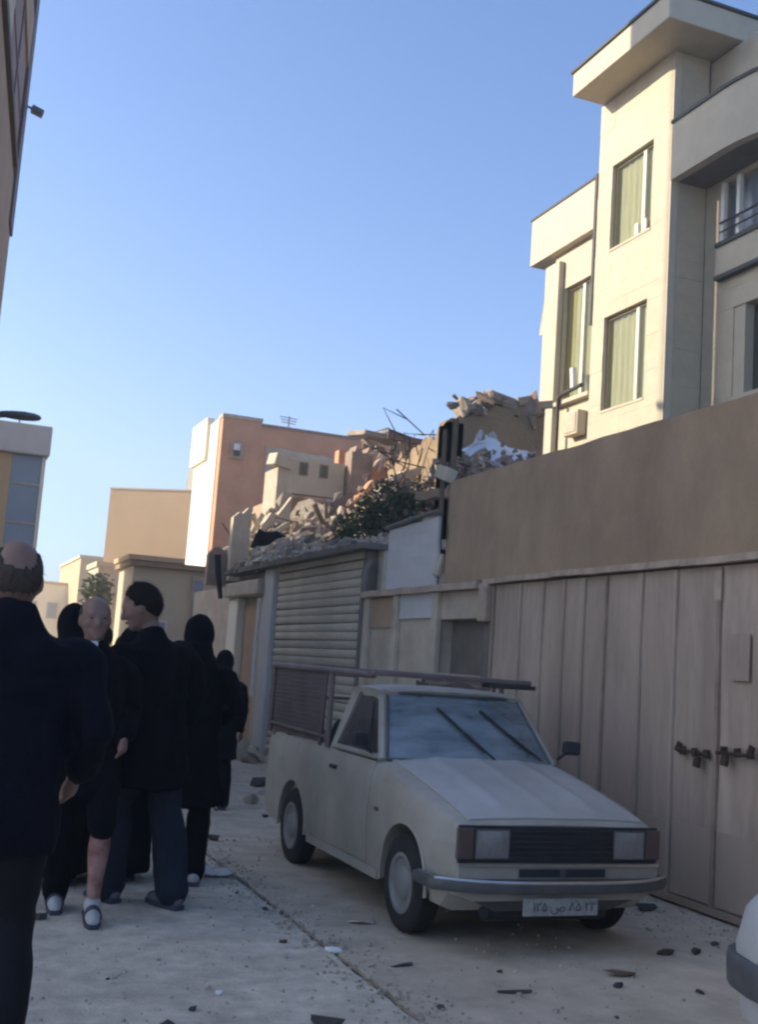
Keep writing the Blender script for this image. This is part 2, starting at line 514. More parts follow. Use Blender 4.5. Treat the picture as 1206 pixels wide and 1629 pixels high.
MB().box(5.395, 5.418, 19.0, 20.3, 0, 2.5).build('door', M['left_grey'], sh)
MB().box(5.25, 5.42, 20.3, 20.95, 0, 2.62).build('pillar', M['cream_far'], sh, bevel=.03)
MB().box(5.14, 5.42, 18.63, 20.98, 2.62, 2.88).build('door_canopy', M['plasterrub'], sh, bevel=.03)
MB().tube([(5.22, 18.72, .9), (5.22, 18.74, 1.9), (5.22, 18.72, 2.55)], .035, 8).build('white_strip', M['whitewash'], sh, smooth=True)  # narrow white upright tube beside the door jamb
k = MB()
for i in range(30):
    y0 = 13.6 + i * .248
    k.box(5.10 + .05 * noise.noise(Vector((i * .5, 0, 8))), 5.6, y0, y0 + .249, 3.043, 3.12 + .04 * noise.noise(Vector((i * .6, 3, 8))))
k.build('roof_edge', M['stucco_dark'], sh)
dp = thing('drain_pipe', 'dark drain pipe between niche wall and roller shutter', 'pipe', (5.2, 13.72, 0))
MB().tube([(5.20, 13.70, 0), (5.20, 13.70, 2.75), (5.28, 13.72, 2.9)], .045, 8).build('pipe', M['stucco_dark'], dp, smooth=True)
for z in (1.0, 2.2):
    MB().lathe([(z, .06), (z + .05, .06)], (5.20, 13.70, 0), 'Z', 10).build('collar', M['steel'], dp)

# hanging dark gutter piece left of the shop roof
hb = MB().tube([(4.96, 21.0, 3.42), (5.0, 21.0, 3.1), (5.10, 21.02, 2.60)], [.07, .06, .045], 7)
tag(hb.build_at('hanging_gutter', M['black'], (5.0, 21, 2.6), smooth=True), 'broken black gutter hanging from the far corner of the shop roof', 'gutter')

# ------------------------------------------------------------------ rubble helpers
def chunk_mesh(name, m, seed, flat=1.0):
    rnd = random.Random(seed)
    bm = bmesh.new()
    pts = []
    for i in range(16):
        p = Vector((rnd.uniform(-.5, .5), rnd.uniform(-.5, .5), rnd.uniform(-.5, .5) * flat))
        pts.append(bm.verts.new(p))
    r = bmesh.ops.convex_hull(bm, input=bm.verts)
    bmesh.ops.delete(bm, geom=[v for v in bm.verts if not v.link_faces], context='VERTS')
    me = bpy.data.meshes.new(name)
    bm.to_mesh(me)
    bm.free()
    me.materials.append(m)
    return me
CH = {}
for key, mm in (('c', 'concrete'), ('b', 'brickrub'), ('p', 'plasterrub'), ('s', 'stucco_dark')):
    CH[key] = [chunk_mesh('chunk', M[mm], 100 + i + 7 * ord(key), .6) for i in range(5)]
def rubble(parent, n, fn, sizes, keys='ccbp', rnd=random.Random(5), name='rubble_chunk'):
    for i in range(n):
        p = Vector(fn(rnd))
        s_ = rnd.uniform(*sizes) * (1.6 if rnd.random() < .12 else 1)
        o = link_mesh(name, rnd.choice(CH[rnd.choice(keys)]), None, parent, p - wloc(parent))
        o.scale = (s_ * rnd.uniform(.6, 1.5), s_ * rnd.uniform(.6, 1.5), s_ * rnd.uniform(.6, 1.1))
        o.rotation_euler = (rnd.uniform(0, 6), rnd.uniform(0, 6), rnd.uniform(0, 6))
def scree(parent, n, fn, sizes, m, seed, name='fine_rubble'):
    rnd = random.Random(seed)
    b = MB()
    for i in range(n):
        p = fn(rnd)
        s_ = rnd.uniform(*sizes)
        b.obox(p, (s_ * rnd.uniform(.5, 1.5), s_ * rnd.uniform(.5, 1.5), s_ * rnd.uniform(.4, 1)), (rnd.uniform(0, 6), rnd.uniform(0, 6), rnd.uniform(0, 6)))
    return tag(b.build(name, m, parent, jit=.02), kind='stuff')

# heap lying on the shop roof
def heap_h(x, y):
    a = max(0, 1 - ((y - 19.6) / 2.6) ** 2) * .62 + max(0, 1 - ((y - 15.5) / 2.3) ** 2) * .28
    return 3.10 + a * min(1, (x - 5.2) / .8) + .12 * noise.noise(Vector((x * 1.7, y * 1.7, 3)))
rh = thing('rubble_heap', 'heap of broken plaster and concrete on the shop roof', 'rubble', (6.2, 17.5, 3.1))
MB().grid(lambda u, v: Vector((5.25 + 3.2 * u, 13.7 + 7.1 * v, heap_h(5.25 + 3.2 * u, 13.7 + 7.1 * v) - .05)), 24, 50).build('dust_bed', M['concrete'], rh)
def on_heap(r):
    y = 20.8 - abs(r.gauss(0, 2.7))
    y = max(13.8, y)
    x = 5.25 + abs(r.gauss(0, .9))
    return (min(x, 8.3), y, heap_h(x, y) + .02)
rubble(rh, 120, on_heap, (.10, .34), 'ccbbps')
scree(rh, 1200, on_heap, (.03, .10), M['concrete'], 3)
scree(rh, 500, on_heap, (.03, .09), M['brickrub'], 6)
scree(rh, 250, on_heap, (.04, .11), M['plasterrub'], 4)
# black sheet painting the shade of a cavity, and pale slab on the heap
cs = MB().slab(lambda u, v: Vector((5.55 + .95 * u, 20.9 - .5 * v, 3.62 + .30 * v - .12 * u + .06 * noise.noise(Vector((u * 4, v * 4, 1))))), 8, 6, (.02, .05, .03))
tag(cs.build_at('cavity_shade_sheet', M['black'], (6.0, 20.8, 3.6)), 'crumpled black sheet painted as the shade of a cavity in the shop roof rubble', 'sheet')
ps = MB().obox((5.95, 20.2, 3.52), (.42, .3, .16), (.2, -.25, .3))
tag(ps.build_at('plaster_slab', M['whitewash'], (5.95, 20.2, 3.5), bevel=.02), 'pale broken plaster slab below the black cavity sheet', 'slab')

# ------------------------------------------------------------------ standing ruin pieces
def jag_wall(name, parent, m, axis, c0, a0, a1, z0, ztop, thick, n=26, seed=0, amp=.25):
    """broken-topped wall: axis 'X' runs along x at y=c0, 'Y' along y at x=c0; ztop(t) gives the top"""
    top = []
    for i in range(n + 1):
        t = i / n
        top.append((a0 + (a1 - a0) * t, ztop(t) + amp * noise.noise(Vector((t * 7, seed, 0))) + amp * .5 * noise.noise(Vector((t * 23, seed, 5)))))
    pts2 = [(a0, z0)] + top + [(a1, z0)]
    if axis == 'X':
        pts = [(a, c0, z) for a, z in pts2]
        ext = (0, thick, 0)
    else:
        pts = [(c0, a, z) for a, z in pts2]
        ext = (thick, 0, 0)
    b = MB()
    # strips so that no big concave polygons appear
    for i in range(n):
        q = [(top[i][0], z0), (top[i + 1][0], z0), top[i + 1], top[i]]
        b.prism([(a, c0, z) if axis == 'X' else (c0, a, z) for a, z in q], ext)
    return b.build(name, m, parent)

rw1 = thing('ochre_ruin', 'broken ochre wall stump with white sheets between brown wall and cream house', 'ruin', (8.5, 17, 0))
jag_wall('wall_face', rw1, M['ochre'], 'X', 17.0, 7.75, 9.6, 0, lambda t: 5.72 + .55 * min(1, t * 1.3), .35, seed=3, amp=.13)
jag_wall('side_wall', rw1, M['ochre'], 'Y', 7.75, 17.0, 19.6, 0, lambda t: 5.7 - .5 * t, .3, seed=4, amp=.25)
for i, (x, z, s_) in enumerate(((8.25, 5.98, .34), (8.75, 6.22, .5), (9.2, 6.3, .36), (9.5, 6.25, .4))):
    MB().obox((x, 17.15, z), (s_ * 1.2, .4, s_ * .36), (0, random.uniform(-.3, .2), .15)).build('roof_block', M['concrete'], rw1, bevel=.03, jit=.025)
rubble(rw1, 34, lambda r: (r.uniform(7.8, 9.6), r.uniform(16.95, 17.3), 5.95 + .25 * min(1, r.random() * 1.2)), (.08, .26), 'ccbs', random.Random(12))
rubble(rw1, 40, lambda r: (r.uniform(7.8, 9.6), r.uniform(16.2, 16.95), 4.5 + r.random() * .5), (.12, .34), 'cbp', random.Random(9))

# crumpled sheets lit by the sun behind the brown wall
def crumple(name, label, c, size, rot, m, seed, bend=.12):
    rm = Euler(rot).to_matrix()
    def f(u, v):
        p = Vector(((u - .5) * size[0], (v - .5) * size[1], bend * noise.noise(Vector((u * 2.5, v * 2.5, seed))) + bend * .5 * noise.noise(Vector((u * 6, v * 6, seed)))))
        return Vector(c) + rm @ p
    b = MB().slab(f, 12, 9, rm @ Vector((0, 0, .006)))
    return tag(b.build_at(name, m, c, smooth=35), label, 'sheet', 'crumpled sheets behind the brown wall')
crumple('roof_sheet', 'largest pale blue white crumpled sheet above the brown wall', (7.10, 13.45, 4.48), (.78, .50), (1.0, .12, .1), M['sheet'], 1, .08)
crumple('roof_sheet', 'narrow pale torn sheet leaning left of the largest crumpled sheet', (6.72, 13.7, 4.60), (.5, .14), (1.0, -.5, .2), M['sheet'], 2, .05)
crumple('roof_sheet', 'small cream torn sheet lowest on the brown wall top', (6.72, 13.3, 4.24), (.42, .2), (1.2, .3, .3), M['plasterrub'], 3)
crumple('roof_sheet', 'upright bent grey strip behind the largest crumpled sheet', (6.95, 14.2, 4.80), (.10, .42), (1.3, .6, .2), M['stucco_pale'], 4, .06)
crumple('roof_sheet', 'second upright bent strip nearest the cream house', (7.3, 14.3, 4.82), (.10, .36), (1.3, -.5, .2), M['stucco_pale'], 5, .06)
bs = thing('blown_roof_deck', 'sagging roof deck that the torn sheets lie on behind the brown wall', 'roof', (7, 14, 0))
MB().slab(lambda u, v: Vector((6.3 + 2.5 * u, 12.2 + 2.6 * v, 3.85 + .55 * v * (.4 + .6 * u) + .08 * noise.noise(Vector((u * 4, v * 5, 2))))), 12, 14, (0, 0, -.12)).build('deck', M['ochre'], bs)
for xx in (6.5, 8.6):
    for yy in (12.4, 14.6):
        MB().box(xx - .1, xx + .1, yy - .1, yy + .1, 0, 3.75).build('column', M['concrete'], bs)
rubble(bs, 60, lambda r: (r.uniform(6.4, 8.6), r.uniform(12.8, 14.7), 4.05 + r.random() * .4), (.06, .2), 'cpbbs', random.Random(19))
scree(bs, 400, lambda r: (r.uniform(6.3, 8.7), r.uniform(12.6, 14.7), 4.0 + r.random() * .45), (.02, .08), M['brickrub'], 20)

rw2 = thing('collapsed_house', 'grey collapsed house with bent slab and beams behind the shop', 'ruin', (8, 19, 0))
jag_wall('wall_face', rw2, M['concrete'], 'X', 18.6, 7.25, 8.9, 0, lambda t: 4.75 + .75 * min(1, t * 1.6), .35, seed=8, amp=.25, n=40)
jag_wall('back_wall', rw2, M['brick_red'], 'X', 23.4, 8.6, 13.5, 0, lambda t: 5.3 + 1.3 * t, .3, seed=13, amp=.45, n=60)
MB().obox((9.75, 26.0, 7.22), (.8, 1.0, .12), (.12, .05, .1)).build('roof_slab', M['concrete'], rw2, bevel=.02, jit=.03)
MB().obox((10.45, 26.0, 7.22), (1.0, 1.2, .12), (.05, .20, .05)).build('roof_slab', M['steel'], rw2, bevel=.02, jit=.03)
MB().obox((10.9, 25.8, 7.0), (.7, .9, .14), (.3, .5, .4)).build('roof_slab', M['concrete'], rw2, bevel=.02, jit=.03)
jag_wall('rear_wall', rw2, M['brick_red'], 'X', 26.7, 9.2, 12.5, 0, lambda t: 6.9 - .3 * t, .3, seed=23, amp=.2, n=40)
rubble(rw2, 50, lambda r: (r.uniform(9.6, 11.4), r.uniform(25.2, 26.5), r.uniform(6.4, 7.15)), (.12, .35), 'bccps', random.Random(57))
jag_wall('core_wall', rw2, M['brickrub'], 'X', 25.7, 9.2, 9.75, 0, lambda t: 6.75, .5, seed=61, amp=.25, n=10)
jag_wall('core_wall', rw2, M['concrete'], 'X', 25.9, 10.5, 11.1, 0, lambda t: 6.8, .4, seed=62, amp=.25, n=10)
for i, (a, b) in enumerate((((7.5, 18.3, 4.4), (8.05, 18.2, 5.5)), ((7.8, 18.4, 4.8), (8.5, 18.0, 5.6)), ((7.3, 18.2, 4.8), (8.0, 18.0, 5.1)), ((9.9, 25.2, 7.1), (11.2, 24.9, 7.0)), ((8.0, 18.0, 4.2), (8.3, 17.9, 5.6)))):
    MB().obox(((Vector(a) + Vector(b)) / 2), (.11, .13, (Vector(b) - Vector(a)).length), (Vector(b) - Vector(a)).to_track_quat('Z', 'Y').to_euler()).build('beam', M['pipe' if i % 2 else 'plasterrub'], rw2)
rubble(rw2, 130, lambda r: (lambda x: (x, r.uniform(17.6, 18.6), r.uniform(3.6, 4.3 + .75 * min(1, max(0, x - 7.0)))))(r.uniform(6.7, 9.0)), (.10, .32), 'ccbbps', random.Random(29))
rubble(rw2, 60, lambda r: (r.uniform(9.2, 11.6), r.uniform(22.4, 23.3), r.uniform(4.6, 5.7)), (.15, .45), 'bbcp', random.Random(39))
scree(rw2, 900, lambda r: (lambda x: (x, r.uniform(17.3, 18.6), r.uniform(3.6, 4.4 + .75 * min(1, max(0, x - 7.0)))))(r.uniform(6.6, 9.2)), (.03, .10), M['concrete'], 31)
scree(rw2, 500, lambda r: (r.uniform(6.6, 9.2), r.uniform(17.2, 18.4), r.uniform(3.5, 4.7)), (.03, .09), M['brickrub'], 32)
rr_ = random.Random(8)
for i in range(16):
    x0, z0 = rr_.uniform(7.1, 9.0), rr_.uniform(4.4, 5.3)
    MB().tube([(x0, 18.2, z0), (x0 + rr_.uniform(-.2, .2), 18.0, z0 + .35), (x0 + rr_.uniform(-.5, .5), 17.9, z0 + rr_.uniform(.3, .75)), (x0 + rr_.uniform(-.8, .8), 17.8, z0 + rr_.uniform(.2, .7))], .012, 5).build('rebar', M['rust'], rw2, smooth=True)

rw3 = thing('half_standing_house', 'beige half standing house with sunlit white side in the ruins', 'house', (8.3, 26.5, 0))
MB().box(7.42, 7.70, 26.0, 27.1, 0, 6.15).build('side_wall', M['plasterrub'], rw3, jit=.02)
b = MB()
b.box(7.70, 9.15, 26.02, 26.3, 5.55, 6.42)
b.box(7.70, 7.84, 26.02, 26.3, 0, 5.55)
b.box(8.95, 9.15, 26.02, 26.3, 0, 5.55)
b.build('wall_face', M['stone2'], rw3)
MB().box(7.70, 9.15, 26.4, 29.0, 4.6, 5.50).build('dark_room', M['left_grey'], rw3)
for x in (7.98, 8.5):
    f = MB().box(x, x + .22, 26.0, 26.05, 6.0, 6.33).build('window', M['wframe'], rw3)
    MB().box(x + .03, x + .19, 25.985, 25.998, 6.03, 6.30).build('pane', M['inside'], f)
MB().obox((7.55, 26.2, 6.3), (.5, .6, .3), (.1, .2, .1)).build('broken_cornice', M['plasterrub'], rw3, bevel=.03)
rubble(rw3, 45, lambda r: (r.uniform(7.0, 9.0), r.uniform(23.5, 25.7), r.uniform(4.0, 5.3)), (.2, .6), 'ccps', random.Random(49))

# sunlit wall shards left of the half standing house
def shard(label, x0, x1, y, z0, fn, m, seed):
    t = thing('wall_shard', label, 'wall shard', ((x0 + x1) / 2, y, z0), 'broken wall shards on the shop roof')
    jag_wall('wall_piece', t, m, 'X', y, x0, x1, z0, fn, .2, n=6, seed=seed, amp=.09)
    return t
shard('tall pinkish wall shard left of the black cavity sheet', 5.36, 5.72, 21.6, 3.0, lambda t: 4.25 + .25 * t, M['plasterrub'], 41)
shard('cream stepped wall shard behind the black cavity sheet', 6.15, 7.0, 23.2, 3.0, lambda t: 4.15 + .22 * int(t * 4), M['plasterrub'], 42)
shard('low brown wall shard at the far corner of the shop roof', 5.0, 5.6, 21.9, 2.9, lambda t: 3.5 + .2 * math.sin(t * 5), M['brickrub'], 43)

# ------------------------------------------------------------------ shrub growing out of the ruins
tr = thing('dusty_tree', 'dusty dark green tree half buried in the ruins behind the shop', 'tree', (6.95, 18.2, 0))
MB().tube([(6.95, 17.6, 0), (6.9, 17.6, 2.2), (6.8, 17.5, 3.4), (6.6, 17.4, 4.1)], [.12, .10, .08, .03], 8).build('trunk', M['bark'], tr, smooth=True)
MB().tube([(6.9, 17.6, 2.8), (7.2, 17.5, 3.7), (7.3, 17.4, 4.5)], [.07, .05, .02], 6).build('limb', M['bark'], tr, smooth=True)
MB().tube([(6.85, 17.6, 3.0), (6.4, 17.5, 3.6), (6.1, 17.3, 3.9)], [.06, .04, .015], 6).build('limb', M['bark'], tr, smooth=True)
rnd = random.Random(77)
lf = MB()
blobs = [((6.95, 17.4, 4.35), .36), ((7.25, 17.5, 4.2), .38), ((6.6, 17.4, 4.05), .34), ((7.45, 17.5, 4.5), .26), ((6.25, 17.3, 3.75), .3), ((6.9, 17.2, 3.75), .42), ((7.35, 17.3, 3.8), .36), ((6.0, 16.9, 3.5), .25), ((6.5, 16.9, 3.45), .3)]
for c, rr in blobs:
    for i in range(int(4200 * rr * rr)):
        d = Vector((rnd.gauss(0, 1), rnd.gauss(0, 1), rnd.gauss(0, 1))).normalized() * rr * (rnd.random() ** .4) * rnd.uniform(.7, 1.15)
        p = Vector(c) + d
        a = Vector((rnd.uniform(-1, 1), rnd.uniform(-1, 1), rnd.uniform(-.7, .5))).normalized()
        q = a.cross(Vector((rnd.uniform(-1, 1), rnd.uniform(-1, 1), rnd.uniform(-1, 1)))).normalized()
        L_, W_ = rnd.uniform(.05, .10), rnd.uniform(.018, .034)
        lf.add([p, p + a * L_ * .5 + q * W_, p + a * L_, p + a * L_ * .5 - q * W_], [(0, 1, 2, 3)])
lf.build('crown', M['leaf'], tr)

# ------------------------------------------------------------------ red brick house
rb = thing('red_brick_house', 'red brick house with sunlit cream side wall beyond the ruins', 'house', (11, 35, 0))
MB().box(8.02, 9.3, 34.8, 35.2, 0, 9.05).build('wall_face', M['brick_red'], rb)
MB().box(9.3, 14.6, 34.83, 35.2, 0, 8.93).build('wall_face', M['brick_red'], rb)
MB().box(7.98, 8.30, 35.201, 38.4, 0, 9.05).build('side_wall', M['cream_far'], rb)
MB().box(8.3, 14.6, 35.21, 38.4, 0, 8.8).build('core', M['brick_red'], rb)
MB().box(7.86, 8.10, 36.4, 38.6, 7.9, 9.30).build('corner_parapet', M['cream_far'], rb)
MB().box(7.99, 9.32, 34.76, 35.3, 9.05, 9.17).build('parapet_coping', M['stucco_grey'], rb)
MB().box(9.32, 14.6, 34.79, 35.3, 8.93, 9.02).build('parapet_coping', M['brickrub'], rb)
vt = MB().box(8.33, 8.78, 34.70, 34.80, 7.75, 8.32).build('vent_box', M['brickrub'], rb)
MB().box(8.42, 8.60, 34.64, 34.70, 8.02, 8.22).build('vent_outlet', M['whitewash'], vt)
MB().box(8.44, 8.62, 34.66, 34.70, 7.84, 8.0).build('vent_hole', M['black'], vt)
MB().slab(lambda u, v: Vector((9.5 + 2.6 * u, 34.78 + .01 * noise.noise(Vector((u * 9, v * 3, 1))), 7.35 + .95 * v * (1 - .12 * u) + .06 * noise.noise(Vector((u * 6, v * 2, 2))))), 16, 6, (0, .04, 0)).build('plaster_patch', M['stucco_grey'], rb)
for i, (x, z) in enumerate(((10.2, 6.8), (11.6, 6.6), (12.8, 7.3))):
    f = MB().box(x, x + .7, 34.77, 34.82, z, z + .9).build('window', M['wframe'], rb)
    MB().box(x + .06, x + .64, 34.75, 34.768, z + .06, z + .84).build('pane', M['glass_blue'], f)

# ------------------------------------------------------------------ low annex house and far houses
an = thing('flat_roof_annex', 'low grey beige flat roofed house with sandy parapet behind the crowd', 'house', (6.5, 33, 0))
MB().box(5.22, 8.0, 32.05, 34.6, 0, 3.86).build('wall', M['annex'], an)
MB().box(5.08, 8.0, 31.85, 34.65, 3.86, 4.02).build('roof_edge', M['ochre'], an, bevel=.02)
MB().box(5.02, 6.6, 31.80, 34.6, 4.02, 4.17).build('parapet', M['beige_far'], an, bevel=.02)
f = MB().box(6.9, 7.25, 31.98, 32.05, 2.5, 3.7).build('window', M['stucco_grey'], an)
MB().box(6.95, 7.2, 31.955, 31.978, 2.55, 3.6).build('pane', M['glass_blue'], f)
f = MB().box(5.6, 6.3, 32.0, 32.05, 1.2, 2.4).build('window', M['wframe_l'], an)
MB().box(5.66, 6.24, 31.975, 31.998, 1.26, 2.34).build('pane', M['glass_blue'], f)

bh = thing('beige_block', 'plain beige apartment block at the bend of the street', 'building', (6.8, 50, 0))
bh.rotation_euler = (0, 0, R(-36))
MB().box(6.80, 11.5, 50, 60, 0, 8.4).build('wall', M['beige_far'], bh)
MB().box(6.78, 11.5, 49.97, 50.3, 8.4, 8.47).build('parapet', M['annex'], bh)
MB().box(6.62, 6.80, 50.6, 58, 0, 7.8).build('side_wall', M['cream_far'], bh)
st = MB().box(9.45, 9.75, 52, 53, 8.4, 9.3).build('stair_house', M['stucco_grey'], bh)
MB().box(9.85, 10.6, 51.2, 53, 8.4, 9.65).build('stair_house', M['cream_far'], bh)
for z in (3.0, 5.6):
    for x in (7.2, 8.4, 9.6):
        if z < 4:
            f = MB().box(x, x + .7, 49.95, 50, z, z + 1.0).build('window', M['wframe_l'], bh)
            MB().box(x + .06, x + .64, 49.93, 49.948, z + .06, z + .94).build('pane', M['glass_blue'], f)

def far_house(label, x0, x1, y0, y1, h, m, wins):
    t = thing('far_house', label, 'house', ((x0 + x1) / 2, y0, 0), 'far houses closing the street')
    MB().box(x0, x1, y0, y1, 0, h).build('wall', m, t)
    MB().box(x0 - .1, x1 + .1, y0 - .1, y1, h, h + .2).build('parapet', M['annex'], t)
    for (x, z, w_, h_) in wins:
        f = MB().box(x, x + w_, y0 - .06, y0, z, z + h_).build('window', M['wframe_l'], t)
        MB().box(x + .08, x + w_ - .08, y0 - .085, y0 - .062, z + .08, z + h_ - .08).build('pane', M['glass_blue'], t if False else f)
far_house('pale far house just right of the bald man closing the street', 5.6, 9.2, 82, 95, 5.6, M['cream_far'], [(6.2, 3.2, .8, 1.2), (7.6, 3.2, .8, 1.2), (6.2, .8, .8, 1.2), (7.6, .8, .8, 1.2)])
far_house('taller cream far house left of the beige block', 8.9, 11.5, 76, 88, 7.2, M['beige_far'], [(9.2, 4.4, .7, 1.2), (10.3, 4.4, .7, 1.2), (9.2, 1.8, .7, 1.2), (10.3, 1.8, .7, 1.2)])
far_house('low grey far house in front of the beige block', 6.1, 7.6, 46, 49, 4.7, M['annex'], [(6.3, 3.0, .45, .9), (7.0, 3.0, .45, .9)])
ft = thing('far_tree', 'small dull far tree beside the low grey far house', 'tree', (5.9, 44, 0))
MB().tube([(5.9, 44, 0), (5.95, 44, 2.4), (5.9, 44, 3.6)], [.12, .08, .03], 6).build('trunk', M['bark'], ft)
lf = MB()
for i in range(900):
    d = Vector((rnd.gauss(0, 1), rnd.gauss(0, 1), rnd.gauss(0, 1))).normalized() * .62 * (rnd.random() ** .45)
    p = Vector((5.9, 44, 3.6)) + Vector((d.x, d.y, d.z * 1.2))
    a = Vector((rnd.uniform(-1, 1), rnd.uniform(-1, 1), rnd.uniform(-.7, .5))).normalized()
    q = a.cross(Vector((rnd.uniform(-1, 1), rnd.uniform(-1, 1), rnd.uniform(-1, 1)))).normalized()
    lf.add([p, p + a * .1 + q * .05, p + a * .2, p + a * .1 - q * .05], [(0, 1, 2, 3)])
lf.build('crown', M['leaf'], ft)

lh = thing('corner_tower_block', 'pale block with blue grey glass strip on the far left', 'building', (1, 31, 0))
MB().box(-4, 1.55, 30.0, 35, 0, 6.27).build('wall', M['beige_far'], lh)
MB().box(1.55, 2.34, 30.04, 35, 0, 6.27).build('glass_bay', M['glass_blue'], lh)
MB().box(2.29, 2.38, 30.0, 35, 0, 6.26).build('edge_trim', M['cream_far'], lh)
MB().box(-4, 2.45, 29.8, 35, 6.28, 7.06).build('cornice', M['stucco_pale'], lh, bevel=.04)
for z in (1.2, 2.3, 3.4, 4.5, 5.5):
    MB().box(1.56, 2.285, 30.02, 30.038, z, z + .05).build('mullion', M['stucco_grey'], lh)
for z in (2.9, 4.6):
    f = MB().box(.6, 1.2, 29.96, 30, z, z + .9).build('window', M['wframe_l'], lh)
    MB().box(.66, 1.14, 29.945, 29.958, z + .06, z + .84).build('pane', M['glass_blue'], f)

# ------------------------------------------------------------------ tall house on the left and the unseen shading blocks
lb = thing('left_apartment_house', 'tall beige apartment house with brown window bay at the left edge', 'building', (-1, 16, 0))
A0, A1 = Vector((-2.9, -16, 0)), Vector((.60, 20.4, 0))
dA = (A1 - A0).normalized()
nA = Vector((dA.y, -dA.x, 0))         # towards the street
LEN = (A1 - A0).length
def lbox(s0, s1, d0, d1, z0, z1, name, m, par=None, **kk):
    q = [A0 + dA * s0 + nA * d0, A0 + dA * s1 + nA * d0, A0 + dA * s1 + nA * d1, A0 + dA * s0 + nA * d1]
    return MB().prism([(p.x, p.y, z0) for p in q], (0, 0, z1 - z0)).build(name, m, par or lb, **kk)
sY = lambda y: (y - A0.y) / dA.y
lbox(sY(12.2), LEN - .02, -9, -.05, 0, 19.0, 'wall', M['left_beige'])
sY = lambda y: (y - A0.y) / dA.y
lbox(sY(12.3), sY(15.9), -.05, 0, 9.5, 18.9, 'facing', M['left_beige'])
lbox(sY(12.3), LEN - .05, -.05, -.01, 0, 9.38, 'lower_facing', M['left_grey'])
lbox(sY(12.3), sY(19.2), -.05, .06, 9.38, 9.52, 'band', M['pipe'])
bay = lbox(sY(16.0), sY(19.6), -.05, -.02, 9.52, 11.4, 'window_bay', M['left_brown'])
lbox(sY(16.1), sY(19.5), -.045, -.005, 10.38, 10.46, 'transom', M['left_edge'], bay)
lbox(sY(17.6), sY(17.75), -.045, 0, 9.55, 11.38, 'mullion', M['left_edge'], bay)
lbox(sY(16.0), sY(19.6), -.05, -.02, 12.3, 14.6, 'window_bay', M['left_brown'])
lbox(sY(15.9), sY(20.2), -.05, .02, 11.4, 12.3, 'spandrel', M['left_grey'])
lbox(LEN - .75, LEN, -.05, .03, 8.6, 18.9, 'edge_trim', M['left_edge'])
fl = thing('wall_floodlight', 'small grey floodlight sticking out of the left apartment house', 'floodlight', (.60, 20.3, 11.0))
MB().obox((.80, 20.35, 10.98), (.22, .16, .12), (0, .3, 0)).build('lamp_body', M['steel'], fl, bevel=.02)
MB().tube([(.56, 20.3, 11.02), (.74, 20.33, 11.0)], .02, 6).build('arm', M['steel'], fl)

ln = thing('unseen_low_shade_block', 'unseen low block added beyond the tall left apartment house to shade the shop', 'house', (-2, 21.6, 0))  # unseen block added to cast shade on the shop front
MB().box(-9, .50, 20.6, 22.8, 0, 5.9).build('wall', M['annex'], ln)
MB().box(-9, .58, 20.6, 22.85, 5.9, 6.05).build('parapet', M['stucco_grey'], ln)
gw = thing('unseen_low_wall', 'unseen low wall added beyond the low shading block to let sun into the street', 'wall', (.4, 26, 0))  # unseen wall, kept low so sun reaches the far street
MB().box(.2, .5, 22.86, 29.6, 0, 2.2).build('wall_face', M['annex'], gw)
MB().box(.14, .56, 22.86, 29.6, 2.2, 2.3).build('coping', M['stucco_grey'], gw)
nh = thing('unseen_shade_block', 'unseen long cream block added off to the left to shade the street', 'building', (-28, 22, 0))  # unseen block added out of frame to keep the street in shade
MB().box(-34, -22, 8.5, 44, 0, 16.5).build('wall', M['cream_far'], nh)
MB().box(-34, -21.9, 8.5, 44, 16.5, 16.8).build('parapet', M['stucco_grey'], nh)
for y in (9, 14, 19, 24, 29, 34, 39):
    f = MB().box(-22, -21.94, y, y + 1.6, 7.3, 8.8).build('window', M['wframe_l'], nh)
    MB().box(-21.938, -21.92, y + .1, y + 1.5, 7.4, 8.7).build('pane', M['glass_blue'], f)
# street lamp on the unseen low block
lp = thing('street_lamp', 'dark oval street lamp reaching over the street from the left', 'street lamp', (.5, 20.7, 5.2))
MB().tube([(.50, 20.7, 4.6), (.55, 20.5, 5.1), (.72, 20.2, 5.33), (.95, 20.1, 5.36)], .03, 8).build('arm', M['steel'], lp, smooth=True)
hd = MB()
prof = [(0.70, .02), (.78, .06), (.95, .085), (1.15, .095), (1.32, .08), (1.41, .05), (1.44, .01)]
n_ = 14
vs, fs = [], []
for a, r_ in prof:
    for k_ in range(n_):
        t = 2 * math.pi * k_ / n_
        vs.append((a, 20.05 + 1.5 * r_ * math.cos(t), 5.355 + r_ * math.sin(t) * (.9 if math.sin(t) > 0 else .75) + .02 * (a - .7)))
for i in range(len(prof) - 1):
    for k_ in range(n_):
        fs.append((i * n_ + k_, i * n_ + (k_ + 1) % n_, (i + 1) * n_ + (k_ + 1) % n_, (i + 1) * n_ + k_))
hd.add(vs, fs + [tuple(range(n_)), tuple(range((len(prof) - 1) * n_, len(prof) * n_))])
hd.build('lamp_head', M['steel'], lp, smooth=True)

